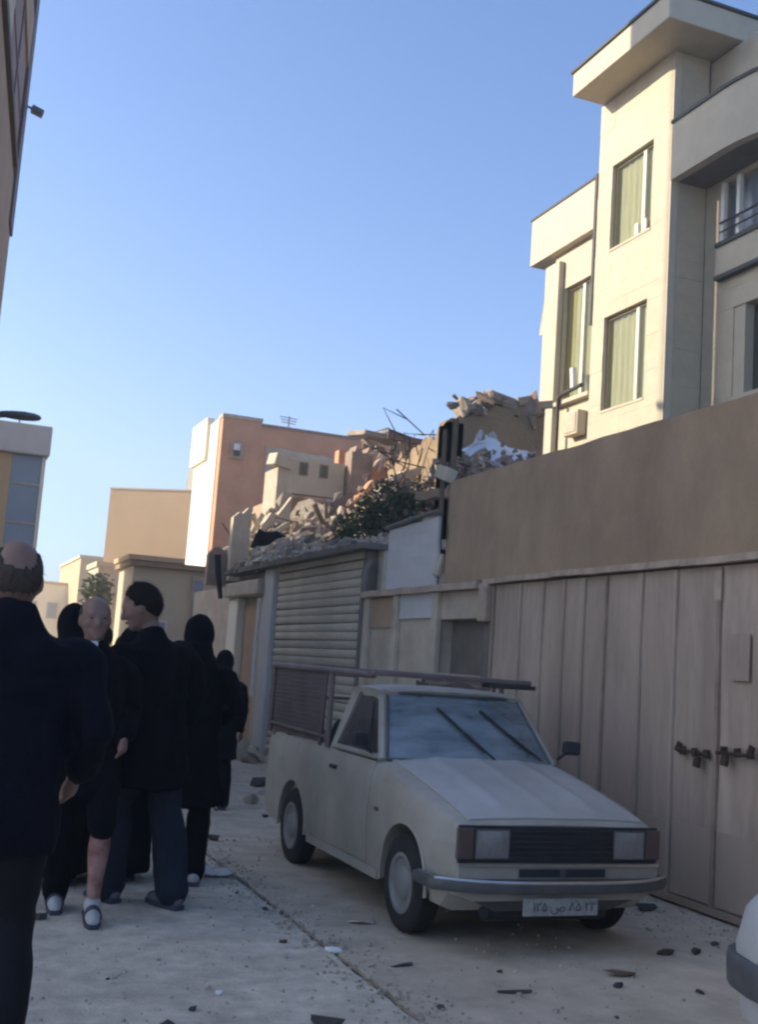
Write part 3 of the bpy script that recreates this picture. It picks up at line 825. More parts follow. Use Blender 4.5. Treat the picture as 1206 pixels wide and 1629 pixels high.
# cracks and rooftop clutter
def aerial(label, x, y, z, h):
    t = thing('roof_aerial', label, 'aerial', (x, y, z))
    MB().tube([(x, y, z), (x, y, z + h)], .025, 5).build('mast', M['steel'], t)
    for q in (.95, .85, .75):
        MB().tube([(x - .35 * q, y, z + h * q), (x + .35 * q, y + .1, z + h * q)], .015, 4).build('rod', M['steel'], t)
aerial('thin aerial on the roof of the red brick house', 10.6, 36.2, 8.8, .9)
aerial('thin aerial on the roof of the corner block at far left', 1.7, 31.5, 7.06, .55)
tk = thing('roof_tank', 'small pale water tank on the red brick house roof', 'water tank', (11.6, 36.5, 8.8))
MB().lathe([(8.8, .28), (9.30, .28), (9.36, .2)], (11.6, 36.5, 0), 'Z', 16).build('drum', M['stucco_pale'], tk, smooth=40)
MB().tube([(11.9, 36.4, 8.8), (11.9, 36.4, 9.1), (11.75, 36.4, 9.15)], .02, 5).build('feed_pipe', M['steel'], tk)

# dusty mound of masonry spilling between shop roof and half standing house
mh = thing('masonry_mound', 'dusty brown mound of broken masonry in front of the half standing house', 'rubble', (7.2, 22.5, 3.0))
def mound_h(x, y):
    return 3.05 + 1.35 * max(0, 1 - ((x - 7.6) / 2.4) ** 2) * max(0, min(1, (y - 20.6) / 2.2)) + .28 * noise.noise(Vector((x * 1.6, y * 1.6, 9))) + .12 * noise.noise(Vector((x * 4, y * 4, 2)))
MB().grid(lambda u, v: Vector((5.6 + 4.2 * u, 20.9 + 4.2 * v, mound_h(5.6 + 4.2 * u, 20.9 + 4.2 * v))), 50, 50).build('dust_bed', M['ochre'], mh)
MB().box(5.5, 10, 21.0, 25.2, 0, 2.9).build('lower_storey', M['stucco_grey'], mh)
def on_mound(r):
    x, y = r.uniform(5.8, 9.6), 21.0 + 3.8 * r.random()
    return (x, y, mound_h(x, y) + .02)
rubble(mh, 150, on_mound, (.10, .36), 'cbbps', random.Random(71))
scree(mh, 1600, on_mound, (.03, .12), M['concrete'], 72)
scree(mh, 1200, on_mound, (.03, .11), M['brickrub'], 73)
rr_ = random.Random(18)
for i in range(12):
    x0, y0, z0 = on_mound(rr_)
    a_ = Vector((rr_.uniform(-1, 1), rr_.uniform(-.5, .5), rr_.uniform(.1, .9))).normalized()
    L_ = rr_.uniform(.5, 1.1)
    MB().obox(Vector((x0, y0, z0)) + a_ * L_ * .3, (.07, .10, L_), a_.to_track_quat('Z', 'Y').to_euler()).build('splintered_beam', M['pipe' if i % 2 else 'plasterrub'], mh, jit=.012)
for i in range(10):
    x0, y0, z0 = on_mound(rr_)
    MB().tube([(x0, y0, z0), (x0 + rr_.uniform(-.3, .3), y0 - .1, z0 + .3), (x0 + rr_.uniform(-.6, .6), y0 - .2, z0 + rr_.uniform(.2, .6))], .012, 5).build('rebar', M['rust'], mh, smooth=True)
# ================================================================== CREAM STONE HOUSE
ch = thing('cream_stone_house', 'three storey cream stone house with deep eaves behind the brown wall', 'house', (12, 16, 0))
def subtract(a0, a1, holes):
    out = [(a0, a1)]
    for h0, h1 in holes:
        nw = []
        for p, q in out:
            if h1 <= p or h0 >= q: nw.append((p, q)); continue
            if h0 > p: nw.append((p, h0))
            if h1 < q: nw.append((h1, q))
        out = nw
    return out
def slabs(parent, axis, c, dep, a0, a1, z0, z1, rowh, wid, holes, m, name='stone_slab', seed=1):
    """stone slabs on a wall: axis 'Y' -> outer face at x=c, body towards +x by dep; axis 'X' -> outer face at y=c, body +y"""
    rnd = random.Random(seed)
    z = z0
    r_ = 0
    while z < z1 - .01:
        zt = min(z + rowh, z1)
        cuts = sorted({z, zt} | {q for h in holes for q in (h[2], h[3]) if z < q < zt})
        for za, zb in zip(cuts[:-1], cuts[1:]):
            hs = [(h[0], h[1]) for h in holes if h[2] < zb - 1e-4 and h[3] > za + 1e-4]
            for p, q in subtract(a0, a1, hs):
                n = max(1, round((q - p) / wid))
                es = [p + (q - p) * i / n + (rnd.uniform(-.08, .08) * wid if 0 < i < n else 0) for i in range(n + 1)]
                for e0, e1 in zip(es[:-1], es[1:]):
                    o = rnd.uniform(-.003, .003)
                    j = .0013
                    if axis == 'Y':
                        b = MB().box(c + o, c + dep, e0 + j, e1 - j, za + j, zb - j)
                    else:
                        b = MB().box(e0 + j, e1 - j, c + o, c + dep, za + j, zb - j)
                    b.build(name, m, parent)
        z = zt
        r_ += 1
def wall_with_holes(parent, name, m, axis, c, dep, a0, a1, z0, z1, holes):
    b = MB()
    zs = sorted({z0, z1} | {q for h in holes for q in (h[2], h[3])})
    for za, zb in zip(zs[:-1], zs[1:]):
        hs = [(h[0], h[1]) for h in holes if h[2] < zb - 1e-4 and h[3] > za + 1e-4]
        for p, q in subtract(a0, a1, hs):
            if axis == 'Y': b.box(c, c + dep, p, q, za, zb)
            else: b.box(p, q, c, c + dep, za, zb)
    return b.build(name, m, parent)
H1 = (16.08, 17.38, 9.50, 11.15)
H2 = (16.10, 17.45, 6.44, 8.21)
wall_with_holes(ch, 'tower_wall', M['stone2'], 'Y', 11.03, .30, 15.56, 17.86, 0, 12.55, [H1, H2])
MB().box(11.34, 13.6, 15.58, 17.84, 0, 12.5).build('tower_core', M['inside'], ch)
slabs(ch, 'Y', 11.0, .03, 15.69, 17.86, 5.0, 12.54, .315, .62, [H1, H2], M['stone'])
# rounded corner column
cc = MB()
pr = [(11.16, 15.56)] + [(11.16 - .16 * math.sin(R(a)), 15.69 - .16 * math.cos(R(a)) + .0) for a in range(0, 91, 15)] + [(11.16, 15.69)]
cc.prism([(x, y, 0) for x, y in pr], (0, 0, 12.54)).build('corner_column', M['stone2'], ch, smooth=50)
slabs(ch, 'X', 15.53, .03, 11.165, 11.74, 5.0, 12.54, .315, .58, [], M['stone'], seed=2)
def house_window(par, x, y0, y1, z0, z1, mull=.72, curt=True):
    fr = MB()
    t = .05
    fr.box(x, x + .05, y0, y1, z1 - t, z1); fr.box(x, x + .05, y0, y1, z0, z0 + t)
    fr.box(x, x + .05, y0, y0 + t, z0 + t, z1 - t); fr.box(x, x + .05, y1 - t, y1, z0 + t, z1 - t)
    f = fr.build('window', M['wframe'], par)
    ym = y1 - (y1 - y0) * mull
    MB().box(x - .01, x + .04, ym - .045, ym + .045, z0 + t, z1 - t).build('mullion', M['wframe_l'], f)
    MB().box(x + .018, x + .024, y0 + t, ym - .046, z0 + t, z1 - t).build('pane', M['pane'], f)
    MB().box(x + .018, x + .024, ym + .046, y1 - t, z0 + t, z1 - t).build('pane', M['pane'], f)
    if curt:
        MB().slab(lambda u, v: Vector((x + .07 + .012 * math.sin(u * 40), y0 + .06 + (y1 - y0 - .12) * u, z0 + .05 + (z1 - z0 - .1) * v)), 60, 2, (.004, 0, 0)).build('curtain', M['curtain'], f, smooth=60)
    return f
house_window(ch, 11.09, *H1)
house_window(ch, 11.09, *H2)
# items behind the upper sill
for yy in (16.25, 16.5):
    MB().box(11.02, 11.08, yy, yy + .12, 9.51, 9.51 + .24).build('flower_pot', M['wframe_l'], ch, bevel=.02)
for (y0, y1, z0, z1) in (H1, H2):
    MB().box(10.985, 11.2, y0 - .0, y1 + .0, z0 - .045, z0 - .003).build('sill', M['stone2'], ch)
# eaves
ev = MB().box(10.30, 14.5, 14.75, 17.80, 12.55, 13.02).build('eave', M['stone2'], ch, bevel=.02)
MB().box(10.26, 14.5, 14.71, 17.84, 13.022, 13.07).build('eave_flashing', M['copingdark'], ev)
# far wing: balcony box, recessed wall and pilaster
fb = MB().box(10.99, 12.4, 17.95, 20.42, 10.12, 11.12).build('balcony_box', M['stone2'], ch, bevel=.015)
MB().box(10.97, 12.4, 17.95, 20.45, 11.122, 11.17).build('balcony_coping', M['copingdark'], fb)
MB().box(10.975, 11.05, 17.865, 17.945, 8.2, 11.2).build('drain_pipe', M['copingdark'], ch)
FW = (17.98, 19.20, 6.95, 9.32)
wall_with_holes(ch, 'far_wing_wall', M['stone'], 'Y', 11.16, .2, 17.86, 19.62, 0, 10.12, [FW])
MB().box(11.40, 13.0, 17.88, 19.60, 0, 10.1).build('far_wing_core', M['inside'], ch)
MB().box(11.03, 11.158, 19.25, 19.80, 0, 9.9).build('pilaster', M['stone2'], ch, bevel=.01)
house_window(ch, 11.25, *FW, mull=.5)
MB().box(11.02, 11.16, 17.95, 19.24, 6.86, 6.94).build('sill', M['stone2'], ch)
MB().slab(lambda u, v: Vector((11.06 - .03 * u, 19.8 + .14 * u * (1 - v), 8.5 + .8 * v)), 3, 3, (.03, 0, 0)).build('torn_cladding', M['stone2'], ch)
ac = thing('air_conditioner', 'pale air conditioner box on the far wing of the cream house', 'air conditioner', (11, 18.4, 6.2))
MB().box(10.95, 11.15, 18.15, 18.65, 6.15, 6.62).build('case', M['stone2'], ac, bevel=.02)
MB().box(10.935, 10.95, 18.2, 18.6, 6.2, 6.57).build('grille', M['stucco_grey'], ac)
MB().tube([(10.98, 18.95, 5.9), (10.98, 18.95, 6.95), (10.98, 18.85, 7.02), (10.98, 18.1, 7.08)], .04, 8).build('hose', M['copingdark'], ac, smooth=True)
MB().tube([(11.05, 18.5, 7.1), (11.05, 18.55, 7.5)], .07, 8).build('pipe_cowl', M['whitewash'], ac, smooth=True)
# near wing (recessed) with balcony on top
NW = [(12.6, 14.72, 6.3, 7.80), (12.2, 15.05, 9.02, 10.05)]
wall_with_holes(ch, 'near_wing_wall', M['stone2'], 'Y', 11.78, .25, 8.5, 15.55, 0, 12.5, NW)
MB().box(12.05, 14.5, 8.5, 15.5, 0, 12.45).build('near_wing_core', M['inside'], ch)
slabs(ch, 'Y', 11.75, .03, 11.0, 15.53, 5.0, 10.2, .315, .75, NW, M['stone'], seed=3)
arc = [(11.0, 15.53), (11.0, 14.9), (11.0, 14.2)] + [(14.0 - 3.0 * math.cos(R(t)), 14.2 - 3.0 * math.sin(R(t))) for t in range(6, 73, 6)]
def strip(name, par, m, o0, o1, z0, z1):
    """band along the rounded balcony edge between offsets o0 (outside) and o1 (inside)"""
    vs, fs = [], []
    for i, (x, y) in enumerate(arc):
        x0_, y0_ = arc[max(i - 1, 0)]
        x1_, y1_ = arc[min(i + 1, len(arc) - 1)]
        t_ = Vector((x1_ - x0_, y1_ - y0_, 0)).normalized()
        n2 = Vector((-t_.y, t_.x, 0))        # inward
        for o_ in (o0, o1):
            for z in (z0, z1): vs.append(Vector((x, y, z)) + n2 * o_)
    for i in range(len(arc) - 1):
        k4 = i * 4
        for p, q in ((0, 1), (1, 3), (3, 2), (2, 0)):
            fs.append((k4 + p, k4 + q, k4 + 4 + q, k4 + 4 + p))
    e = (len(arc) - 1) * 4
    fs += [(0, 1, 3, 2), (e, e + 1, e + 3, e + 2)]
    return MB().add(vs, fs).build(name, m, par, smooth=40)
nb = strip('balcony_parapet', ch, M['stone2'], -.01, .15, 10.15, 11.17)
strip('balcony_coping', nb, M['copingdark'], -.04, .19, 11.172, 11.23)
MB().prism([(x + .15, y, 10.15) for x, y in arc] + [(13.1, 15.53, 10.15)], (0, 0, .14)).build('balcony_soffit', M['stucco_dark'], nb)
for z in (8.34, 8.92):
    MB().box(11.62, 11.748, 8.5, 15.1, z, z + .07).build('ledge', M['copingdark'], ch)
MB().box(11.66, 11.748, 8.5, 15.1, 8.41, 8.92).build('ledge_panel', M['stone2'], ch)
for y in (12.5, 13.2, 13.9, 14.6, 15.0):
    MB().box(11.68, 11.76, y - .04, y + .04, 8.99, 10.05).build('white_frame', M['whitewash'], ch)
MB().tube([(11.64, 8.6, 9.32), (11.64, 15.0, 9.32)], .02, 6).build('railing', M['copingdark'], ch)
MB().tube([(11.64, 8.6, 9.16), (11.64, 15.0, 9.16)], .015, 6).build('railing', M['copingdark'], ch)
MB().box(11.9, 11.93, 12.2, 15.05, 9.02, 10.05).build('window', M['glass_blue'], ch)
MB().box(11.77, 11.95, 14.45, 14.72, 6.3, 7.80).build('window_jamb', M['stone2'], ch)
MB().box(11.96, 11.99, 12.6, 14.45, 6.3, 7.80).build('window', M['inside'], ch)
# upper set-back wall under the roof at right
# ================================================================== PICKUP
M['carwhite'] = mat('dusty_white_car_paint', (.36, .33, .275), .55, .14, 2.4, (.26, .225, .175), .75, 2.2, .06, 60, spec=.4)
M['hoodpaint'] = mat('dusty_hood_paint', (.42, .405, .375), .45, .12, 2.2, (.33, .305, .26), .65, 1.5, .05, 60, spec=.5)
M['rubber'] = mat('tyre_rubber', (.022, .021, .02), .9, .3, 12)
M['rim'] = mat('steel_rim', (.20, .195, .18), .6, .2, 8, metal=.1)
M['trimblack'] = mat('black_trim', (.028, .028, .03), .5, .25, 10)
M['bumper'] = mat('grey_bumper', (.10, .10, .095), .5, .2, 8, metal=.2)
M['chrome'] = mat('dull_chrome', (.55, .55, .54), .28, .1, 10, metal=.9, bump=0)
M['lens'] = mat('headlamp_glass', (.26, .255, .25), .14, .2, 18, metal=.35, bump=.35, bscale=60, stretch=(8, 1, 1))
M['amber'] = mat('faded_red_indicator', (.10, .07, .06), .5, .15, 12)
M['plate'] = mat('number_plate', (.32, .31, .29), .65, .3, 30)
M['screen'] = glass_mat('dusty_sky_windscreen', (.50, .60, .66), .03, 1.9, .42, (.37, .43, .46))  # dust plus a pale blue sky reflection painted into the film
M['sideglass'] = glass_mat('side_glass', (.6, .63, .66), .03, 1.6, .12, (.3, .28, .28))
M['cabin'] = mat('cabin_dark', (.03, .032, .036), .8, .2, 6)
M['rackpaint'] = mat('rack_paint', (.17, .125, .115), .6, .25, 8, (.08, .06, .05), .6, 4)
M['tarp'] = mat('dark_tarp', (.11, .085, .085), .9, .2, 4)

CX = 3.51
pk = thing('pickup_truck', 'dusty white old pickup truck with roof rack parked by the gate', 'pickup', (CX, 7.5, 0))
def lerp_tab(tab, y):
    if y <= tab[0][0]: return tab[0][1]
    for (a, b), (c, d) in zip(tab[:-1], tab[1:]):
        if y <= c:
            t = (y - a) / (c - a)
            return b + (d - b) * t
    return tab[-1][1]
HW = [(5.79, .655), (5.82, .672), (5.90, .69), (6.1, .712), (6.4, .725), (7.0, .73), (8.9, .73), (9.3, .715), (9.44, .695)]
ZT = [(5.79, .705), (5.82, .728), (5.95, .755), (6.15, .80), (6.4, .85), (6.65, .897), (6.9, .935), (7.0, .95), (7.6, .955), (9.44, .965)]
CR = [(5.79, .012), (6.0, .03), (6.9, .035), (6.98, .01), (9.44, .01)]
def section(y):
    w_, zt, cr = lerp_tab(HW, y), lerp_tab(ZT, y), lerp_tab(CR, y)
    zb = .22 if y > 5.9 else .30
    right = [(0, zb), (w_ - .10, zb), (w_ - .035, zb + .03), (w_ - .018, zb + .10), (w_ - .004, .46), (w_, .60), (w_ - .006, zt - .17), (w_ - .02, zt - .07), (w_ - .045, zt - .02), (w_ - .085, zt), (w_ * .62, zt + cr * .6), (w_ * .3, zt + cr), (0, zt + cr * 1.05)]
    ring = [Vector((CX + x, y, z)) for x, z in right] + [Vector((CX - x, y, z)) for x, z in right[-2:0:-1]]
    return ring
def side_x(y, z):
    """outer half width at height z"""
    w_, zt = lerp_tab(HW, y), lerp_tab(ZT, y)
    tab = [(.22, w_ - .06), (.25, w_ - .035), (.32, w_ - .018), (.46, w_ - .004), (.60, w_), (zt - .17, w_ - .006), (zt - .07, w_ - .02), (zt - .02, w_ - .045)]
    return lerp_tab(tab, z)
def top_z(x, y):
    w_, zt, cr = lerp_tab(HW, y), lerp_tab(ZT, y), lerp_tab(CR, y)
    return lerp_tab([(0, zt + cr * 1.05), (w_ * .3, zt + cr), (w_ * .62, zt + cr * .6), (w_ - .085, zt), (w_ - .045, zt - .02)], abs(x))
ys = [5.79, 5.82, 5.88, 5.95, 6.05, 6.15, 6.3, 6.4, 6.55, 6.7, 6.85, 6.93, 7.0, 7.2, 7.4, 7.6, 7.85, 8.2, 8.6, 9.0, 9.2, 9.32, 9.40, 9.44]
b = MB()
rings = [section(y) for y in ys]
n_ = len(rings[0])
vs = [p for r_ in rings for p in r_]
fs = [(i * n_ + k_, i * n_ + (k_ + 1) % n_, (i + 1) * n_ + (k_ + 1) % n_, (i + 1) * n_ + k_) for i in range(len(ys) - 1) for k_ in range(n_)]
fs += [tuple(range(n_)), tuple(range((len(ys) - 1) * n_, len(ys) * n_))]
b.add(vs, fs)
body = b.build('body', M['carwhite'], pk)
cut = MB()
for yc in (6.40, 8.60):
    for sg in (-1, 1):
        prof = [(sg * .42, .335), (sg * .9, .335)]
        cut.lathe(prof, (CX, yc, .29), 'X', 32)
cut.box(CX - .655, CX + .655, 7.93, 9.40, .52, 1.3)
cut.box(CX - .60, CX + .60, 6.98, 7.80, .35, 1.3)
cutter = cut.build('cutter', None, pk)
me = evaluated(body, [('BOOLEAN', dict(object=cutter, operation='DIFFERENCE', solver='EXACT'))])
old = body.data
body.data = me
bpy.data.objects.remove(cutter)
for p in me.polygons: p.use_smooth = True
bm = bmesh.new(); bm.from_mesh(me)
for e in bm.edges:
    if len(e.link_faces) == 2 and e.calc_face_angle(0) > R(32): e.smooth = False
bm.to_mesh(me); bm.free()
MB().box(CX - .60, CX + .60, 5.95, 9.3, .30, .36).build('chassis', M['trimblack'], pk)
MB().box(CX - .42, CX + .42, 5.90, 7.0, .16, .30).build('front_light_block', M['trimblack'], pk, bevel=.04)  # dark block added to deepen the shade under the truck front
MB().box(CX - .40, CX + .40, 7.0, 9.2, .20, .30).build('rear_light_block', M['trimblack'], pk, bevel=.03)  # second added block, keeps sky light out from under the truck
MB().box(CX - side_x(8.95, .72) - .006, CX - side_x(8.95, .72) + .02, 8.9, 9.02, .66, .78).build('fuel_flap', M['carwhite'], pk, bevel=.006)
MB().box(CX - side_x(6.62, .66) - .010, CX - side_x(6.62, .66) + .01, 6.80, 6.86, .64, .665).build('side_marker', M['amber'], pk, bevel=.004)
# dark wheel well liners
for yc in (6.40, 8.60):
    for sg in (-1, 1):
        MB().tube([(CX + sg * (side_x(yc, .5) - .012), yc + .345 * math.cos(R(a)), .29 + .345 * math.sin(R(a))) for a in range(-8, 189, 8)], .012, 6).build('arch_lip', M['carwhite'], pk, smooth=True)
# hood panel with centre crease and two ridges
def hoodf(u, v):
    y = 5.825 + 1.07 * v
    hwid = .585 - .01 * (1 - v)
    x = (u * 2 - 1) * hwid
    rid = .010 * math.exp(-((abs(x) - .30) / .05) ** 2) + .006 * math.exp(-(x / .03) ** 2)
    return Vector((CX + x, y, top_z(x, y) + .010 + rid * min(1, v * 6)))
MB().slab(hoodf, 44, 24, (0, 0, -.008)).build('hood', M['hoodpaint'], pk, smooth=30)
MB().slab(lambda u, v: Vector((CX + (u * 2 - 1) * .60, 6.905 + .07 * v, top_z((u * 2 - 1) * .6, 6.93) + .012 + .012 * v)), 10, 2, (0, 0, -.02)).build('cowl_grille', M['hoodpaint'], pk)
# doors
for sg in (-1, 1):
    def doorf(u, v, sg=sg):
        y = 6.97 + .80 * u
        z = .30 + .635 * v
        return Vector((CX + sg * (side_x(y, z) + .007), y, z))
    d = MB().slab(doorf, 8, 14, (-sg * .006, 0, 0)).build('door', M['carwhite'], pk, smooth=40)
    hx = CX + sg * (side_x(7.7, .83) + .025)
    MB().box(min(hx, hx - sg * .02), max(hx, hx - sg * .02), 7.62, 7.74, .815, .84).build('handle', M['trimblack'], d, bevel=.004)
    # sill
    MB().slab(lambda u, v, sg=sg: Vector((CX + sg * (side_x(7.5, .30) + .004), 6.80 + 1.42 * u, .225 + .06 * v)), 4, 2, (-sg * .02, 0, 0)).build('sill', M['carwhite'], pk)
# cabin: pillars, roof, glass
AB, AT, CB, CT = (.635, 6.95, .945), (.52, 7.30, 1.375), (.675, 7.86, .955), (.55, 7.80, 1.375)
BT = (.535, 7.62, 1.375)
CC = CX - .025
P = lambda t, sg: Vector((CC + sg * t[0], t[1], t[2]))
for sg in (-1, 1):
    MB().tube([P(AB, sg), P(AT, sg)], .030, 8).build('pillar', M['carwhite'], pk, smooth=True)
    MB().prism([P((.675, 7.74, .955), sg), P(CB, sg), P(CT, sg), P(BT, sg)], (-sg * .045, 0, 0)).build('pillar', M['carwhite'], pk, bevel=.008)
    MB().prism([P((.672, 6.99, .95), sg), P((.69, 7.74, .955), sg), P((.69, 7.74, .985), sg), P((.672, 6.99, .98), sg)], (-sg * .05, 0, 0)).build('window_ledge', M['carwhite'], pk, bevel=.006)
    MB().slab(lambda u, v, sg=sg: P((AB[0] + .004 + (.675 - AB[0]) * u + (AT[0] - AB[0]) * v, AB[1] + .05 + (7.74 - AB[1] - .05) * u + v * ((AT[1] - AB[1]) * (1 - u) + (BT[1] - 7.74) * u), .965 + .40 * v), sg), 4, 4, (-sg * .004, 0, 0)).build('side_window', M['sideglass'], pk)
    # quarter-light bar
    MB().tube([P((.668, 7.13, .97), sg), P((.565, 7.34, 1.30), sg)], .008, 6).build('quarterlight_bar', M['trimblack'], pk)
    # mirror
    mr_ = MB().obox((CX + sg * .80, 7.02, 1.07), (.13, .05, .095), (0, 0, sg * -.25)).build('mirror', M['trimblack'], pk, bevel=.02)
    MB().tube([(CX + sg * .70, 7.04, .985), (CX + sg * .77, 7.03, 1.04)], .012, 6).build('mirror_arm', M['trimblack'], mr_)
def rooff(u, v):
    x = (u * 2 - 1)
    y = 7.255 + .59 * v
    wid = .56 - .02 * abs(v - .5)
    z = 1.43 - .035 * abs(x) ** 3 - .028 * max(0, 1 - v * 5) ** 1.5 - .02 * max(0, v * 5 - 4) ** 1.5
    return Vector((CC + x * wid, y, z))
MB().slab(rooff, 20, 14, (0, 0, -.055)).build('roof', M['carwhite'], pk, smooth=50)
def wsf(u, v):
    x = u * 2 - 1
    bx = AB[0] - .025 + (AT[0] - AB[0]) * v
    y = AB[1] - .02 + (AT[1] - AB[1]) * v - .055 * (1 - x * x)
    return Vector((CC + x * bx, y, .955 + (1.375 - .955) * v))
MB().slab(wsf, 16, 10, (0, .004, 0)).build('windscreen', M['screen'], pk, smooth=60)
sur = MB()
edge = [wsf(u / 12, 0) for u in range(13)] + [wsf(1, v / 8) for v in range(1, 9)] + [wsf(u / 12, 1) for u in range(11, -1, -1)] + [wsf(0, v / 8) for v in range(7, 0, -1)]
sur.tube(edge + [edge[0]], .013, 6).build('windscreen_seal', M['bumper'], pk, smooth=True)
MB().slab(lambda u, v: Vector((CX + (u * 2 - 1) * (.60 - .07 * v), 7.865 - .05 * v, .98 + .38 * v)), 6, 4, (0, .004, 0)).build('rear_window', M['sideglass'], pk)
# wipers parked high on the screen
for u0, u1 in ((.62, .33), (.93, .64)):
    a, m_, b_ = wsf(u0, .04), wsf((u0 + u1) / 2, .42), wsf(u1, .78)
    o_ = Vector((0, -.018, .008))
    wp = MB().tube([a + o_ * 1.4, m_ + o_ * 1.6], .008, 6).build('wiper', M['trimblack'], pk)
    MB().tube([wsf(u0 - .04, .15) + o_, m_ + o_, b_ + o_], .012, 6).build('blade', M['trimblack'], wp)
# cabin interior
MB().box(CX - .58, CX + .58, 7.0, 7.22, .78, .955).build('dashboard', M['cabin'], pk, bevel=.03)
MB().box(CX - .57, CX + .57, 7.45, 7.79, .40, .72).build('seat', M['cabin'], pk, bevel=.04)
MB().obox((CX, 7.72, .92), (1.10, .12, .50), (-.12, 0, 0)).build('seat_back', M['cabin'], pk, bevel=.04)
MB().tube([(CX + .30 + .17 * math.cos(R(a)), 7.32 + .07 * math.sin(R(a)), .96 + .155 * math.sin(R(a))) for a in range(0, 361, 20)], .012, 6).build('steering_wheel', M['cabin'], pk, smooth=True)
for sx in (-.28, .28):
    MB().obox((CX + sx, 7.36, 1.325), (.44, .015, .10), (.35, 0, 0)).build('sun_visor', M['cabin'], pk, bevel=.005)
MB().obox((CX - .02, 7.25, 1.29), (.20, .03, .06), (0, 0, 0)).build('rear_view_mirror', M['cabin'], pk, bevel=.01)
# front end
fr = MB().box(CX - .652, CX + .652, 5.772, 5.80, .512, .712).build('grille_surround', M['trimblack'], pk, bevel=.006)
for i in range(6):
    z = .535 + i * .029
    MB().box(CX - .335, CX + .335, 5.762, 5.771, z, z + .010).build('grille_bar', M['cabin'], fr)
for sg in (-1, 1):
    x0, x1 = sorted((CX + sg * .345, CX + sg * .552))
    hl = MB().slab(lambda u, v: Vector((x0 + (x1 - x0) * u, 5.762 - .012 * math.sin(math.pi * u) * math.sin(math.pi * v), .535 + .155 * v)), 8, 6, (0, .009, 0)).build('headlight', M['lens'], pk, smooth=60)
    MB().tube([(x0, 5.764, .535), (x1, 5.764, .535), (x1, 5.764, .69), (x0, 5.764, .69), (x0, 5.764, .535)], .006, 6).build('headlight_rim', M['bumper'], hl)
    x2, x3 = sorted((CX + sg * .565, CX + sg * .665))
    MB().box(x2, x3, 5.760, 5.79, .53, .70).build('indicator', M['amber'], pk, bevel=.008)
val = MB().slab(lambda u, v: Vector((CX + (u * 2 - 1) * .65, 5.765 - .012 * (1 - (u * 2 - 1) ** 2), .425 + .082 * v)), 16, 3, (0, .03, 0)).build('front_valance', M['carwhite'], pk)
MB().slab(lambda u, v: Vector((CX + (u * 2 - 1) * .655, 5.752 - .012 * (1 - (u * 2 - 1) ** 2), .492 + .018 * v)), 16, 2, (0, .012, 0)).build('chrome_strip', M['chrome'], val)
MB().box(CX - .28, CX + .28, 5.744, 5.752, .437, .480).build('air_slot', M['cabin'], val)
MB().box(CX - .02, CX + .015, 5.738, 5.7435, .437, .480).build('slot_divider', M['bumper'], val)
# bumper
def bpath(t):
    if t < .15: 
        q = t / .15
        return Vector((CX - .755, 6.08 - .22 * q, 0))
    if t > .85:
        q = (1 - t) / .15
        return Vector((CX + .755, 6.08 - .22 * q, 0))
    q = (t - .15) / .7
    x = -.755 + 1.51 * q
    return Vector((CX + x, 5.86 - .175 * (1 - abs(x / .755) ** 3.5), 0))
bprof = [(-.005, .355), (-.025, .362), (-.034, .39), (-.026, .418), (.0, .424), (.03, .415), (.03, .36)]
bv, bf = [], []
NB = 40
for i in range(NB + 1):
    p = bpath(i / NB)
    d = (bpath(min(1, i / NB + .01)) - bpath(max(0, i / NB - .01))).normalized()
    nn = Vector((d.y, -d.x, 0))
    sag = .012 * math.sin(i * .35) * (i > 26)
    for o_, z in bprof:
        bv.append(p + nn * (-o_) + Vector((0, 0, z + sag * .4)))
k_ = len(bprof)
for i in range(NB):
    for j in range(k_):
        bf.append((i * k_ + j, i * k_ + (j + 1) % k_, (i + 1) * k_ + (j + 1) % k_, (i + 1) * k_ + j))
bf += [tuple(range(k_)), tuple(range(NB * k_, NB * k_ + k_))]
bp = MB().add(bv, bf).build('bumper', M['bumper'], pk, smooth=50)
MB().tube([bpath(t / 40) + Vector((0, -.022, .420)) for t in range(0, 41)], .010, 6).build('chrome_strip', M['chrome'], bp, smooth=True)
lv = MB().prism([(CX - .62, 5.80, .335), (CX + .62, 5.80, .335), (CX + .38, 5.84, .235), (CX - .38, 5.84, .235)], (0, .03, 0)).build('lower_valance', M['bumper'], pk)
pl = MB().box(CX - .275, CX + .205, 5.690, 5.700, .238, .333).build('number_plate', M['plate'], pk, bevel=.003)
tcu = bpy.data.curves.new('plate_text', 'FONT')
tcu.body = '۱۲۵ ص ۸۵ ۲۲'
tcu.size = .085
tcu.align_x = 'CENTER'
tcu.align_y = 'CENTER'
tcu.extrude = .001
to = bpy.data.objects.new('plate_text', tcu)
COL.objects.link(to)
tme = evaluated(to, [])
bpy.data.objects.remove(to)
tx = [v.co.x for v in tme.vertices]
sc_ = .40 / max(.01, (max(tx) - min(tx))) if tx else 1
sc_ = min(sc_, 1.15)
for v in tme.vertices:
    v.co = Vector((v.co.x * sc_, -v.co.z, v.co.y * sc_))
to = link_mesh('plate_number', tme, M['bumper'], pl,  Vector((CX - .015, 5.688, .285)) - wloc(pl))
tag(to, kind='stuff')
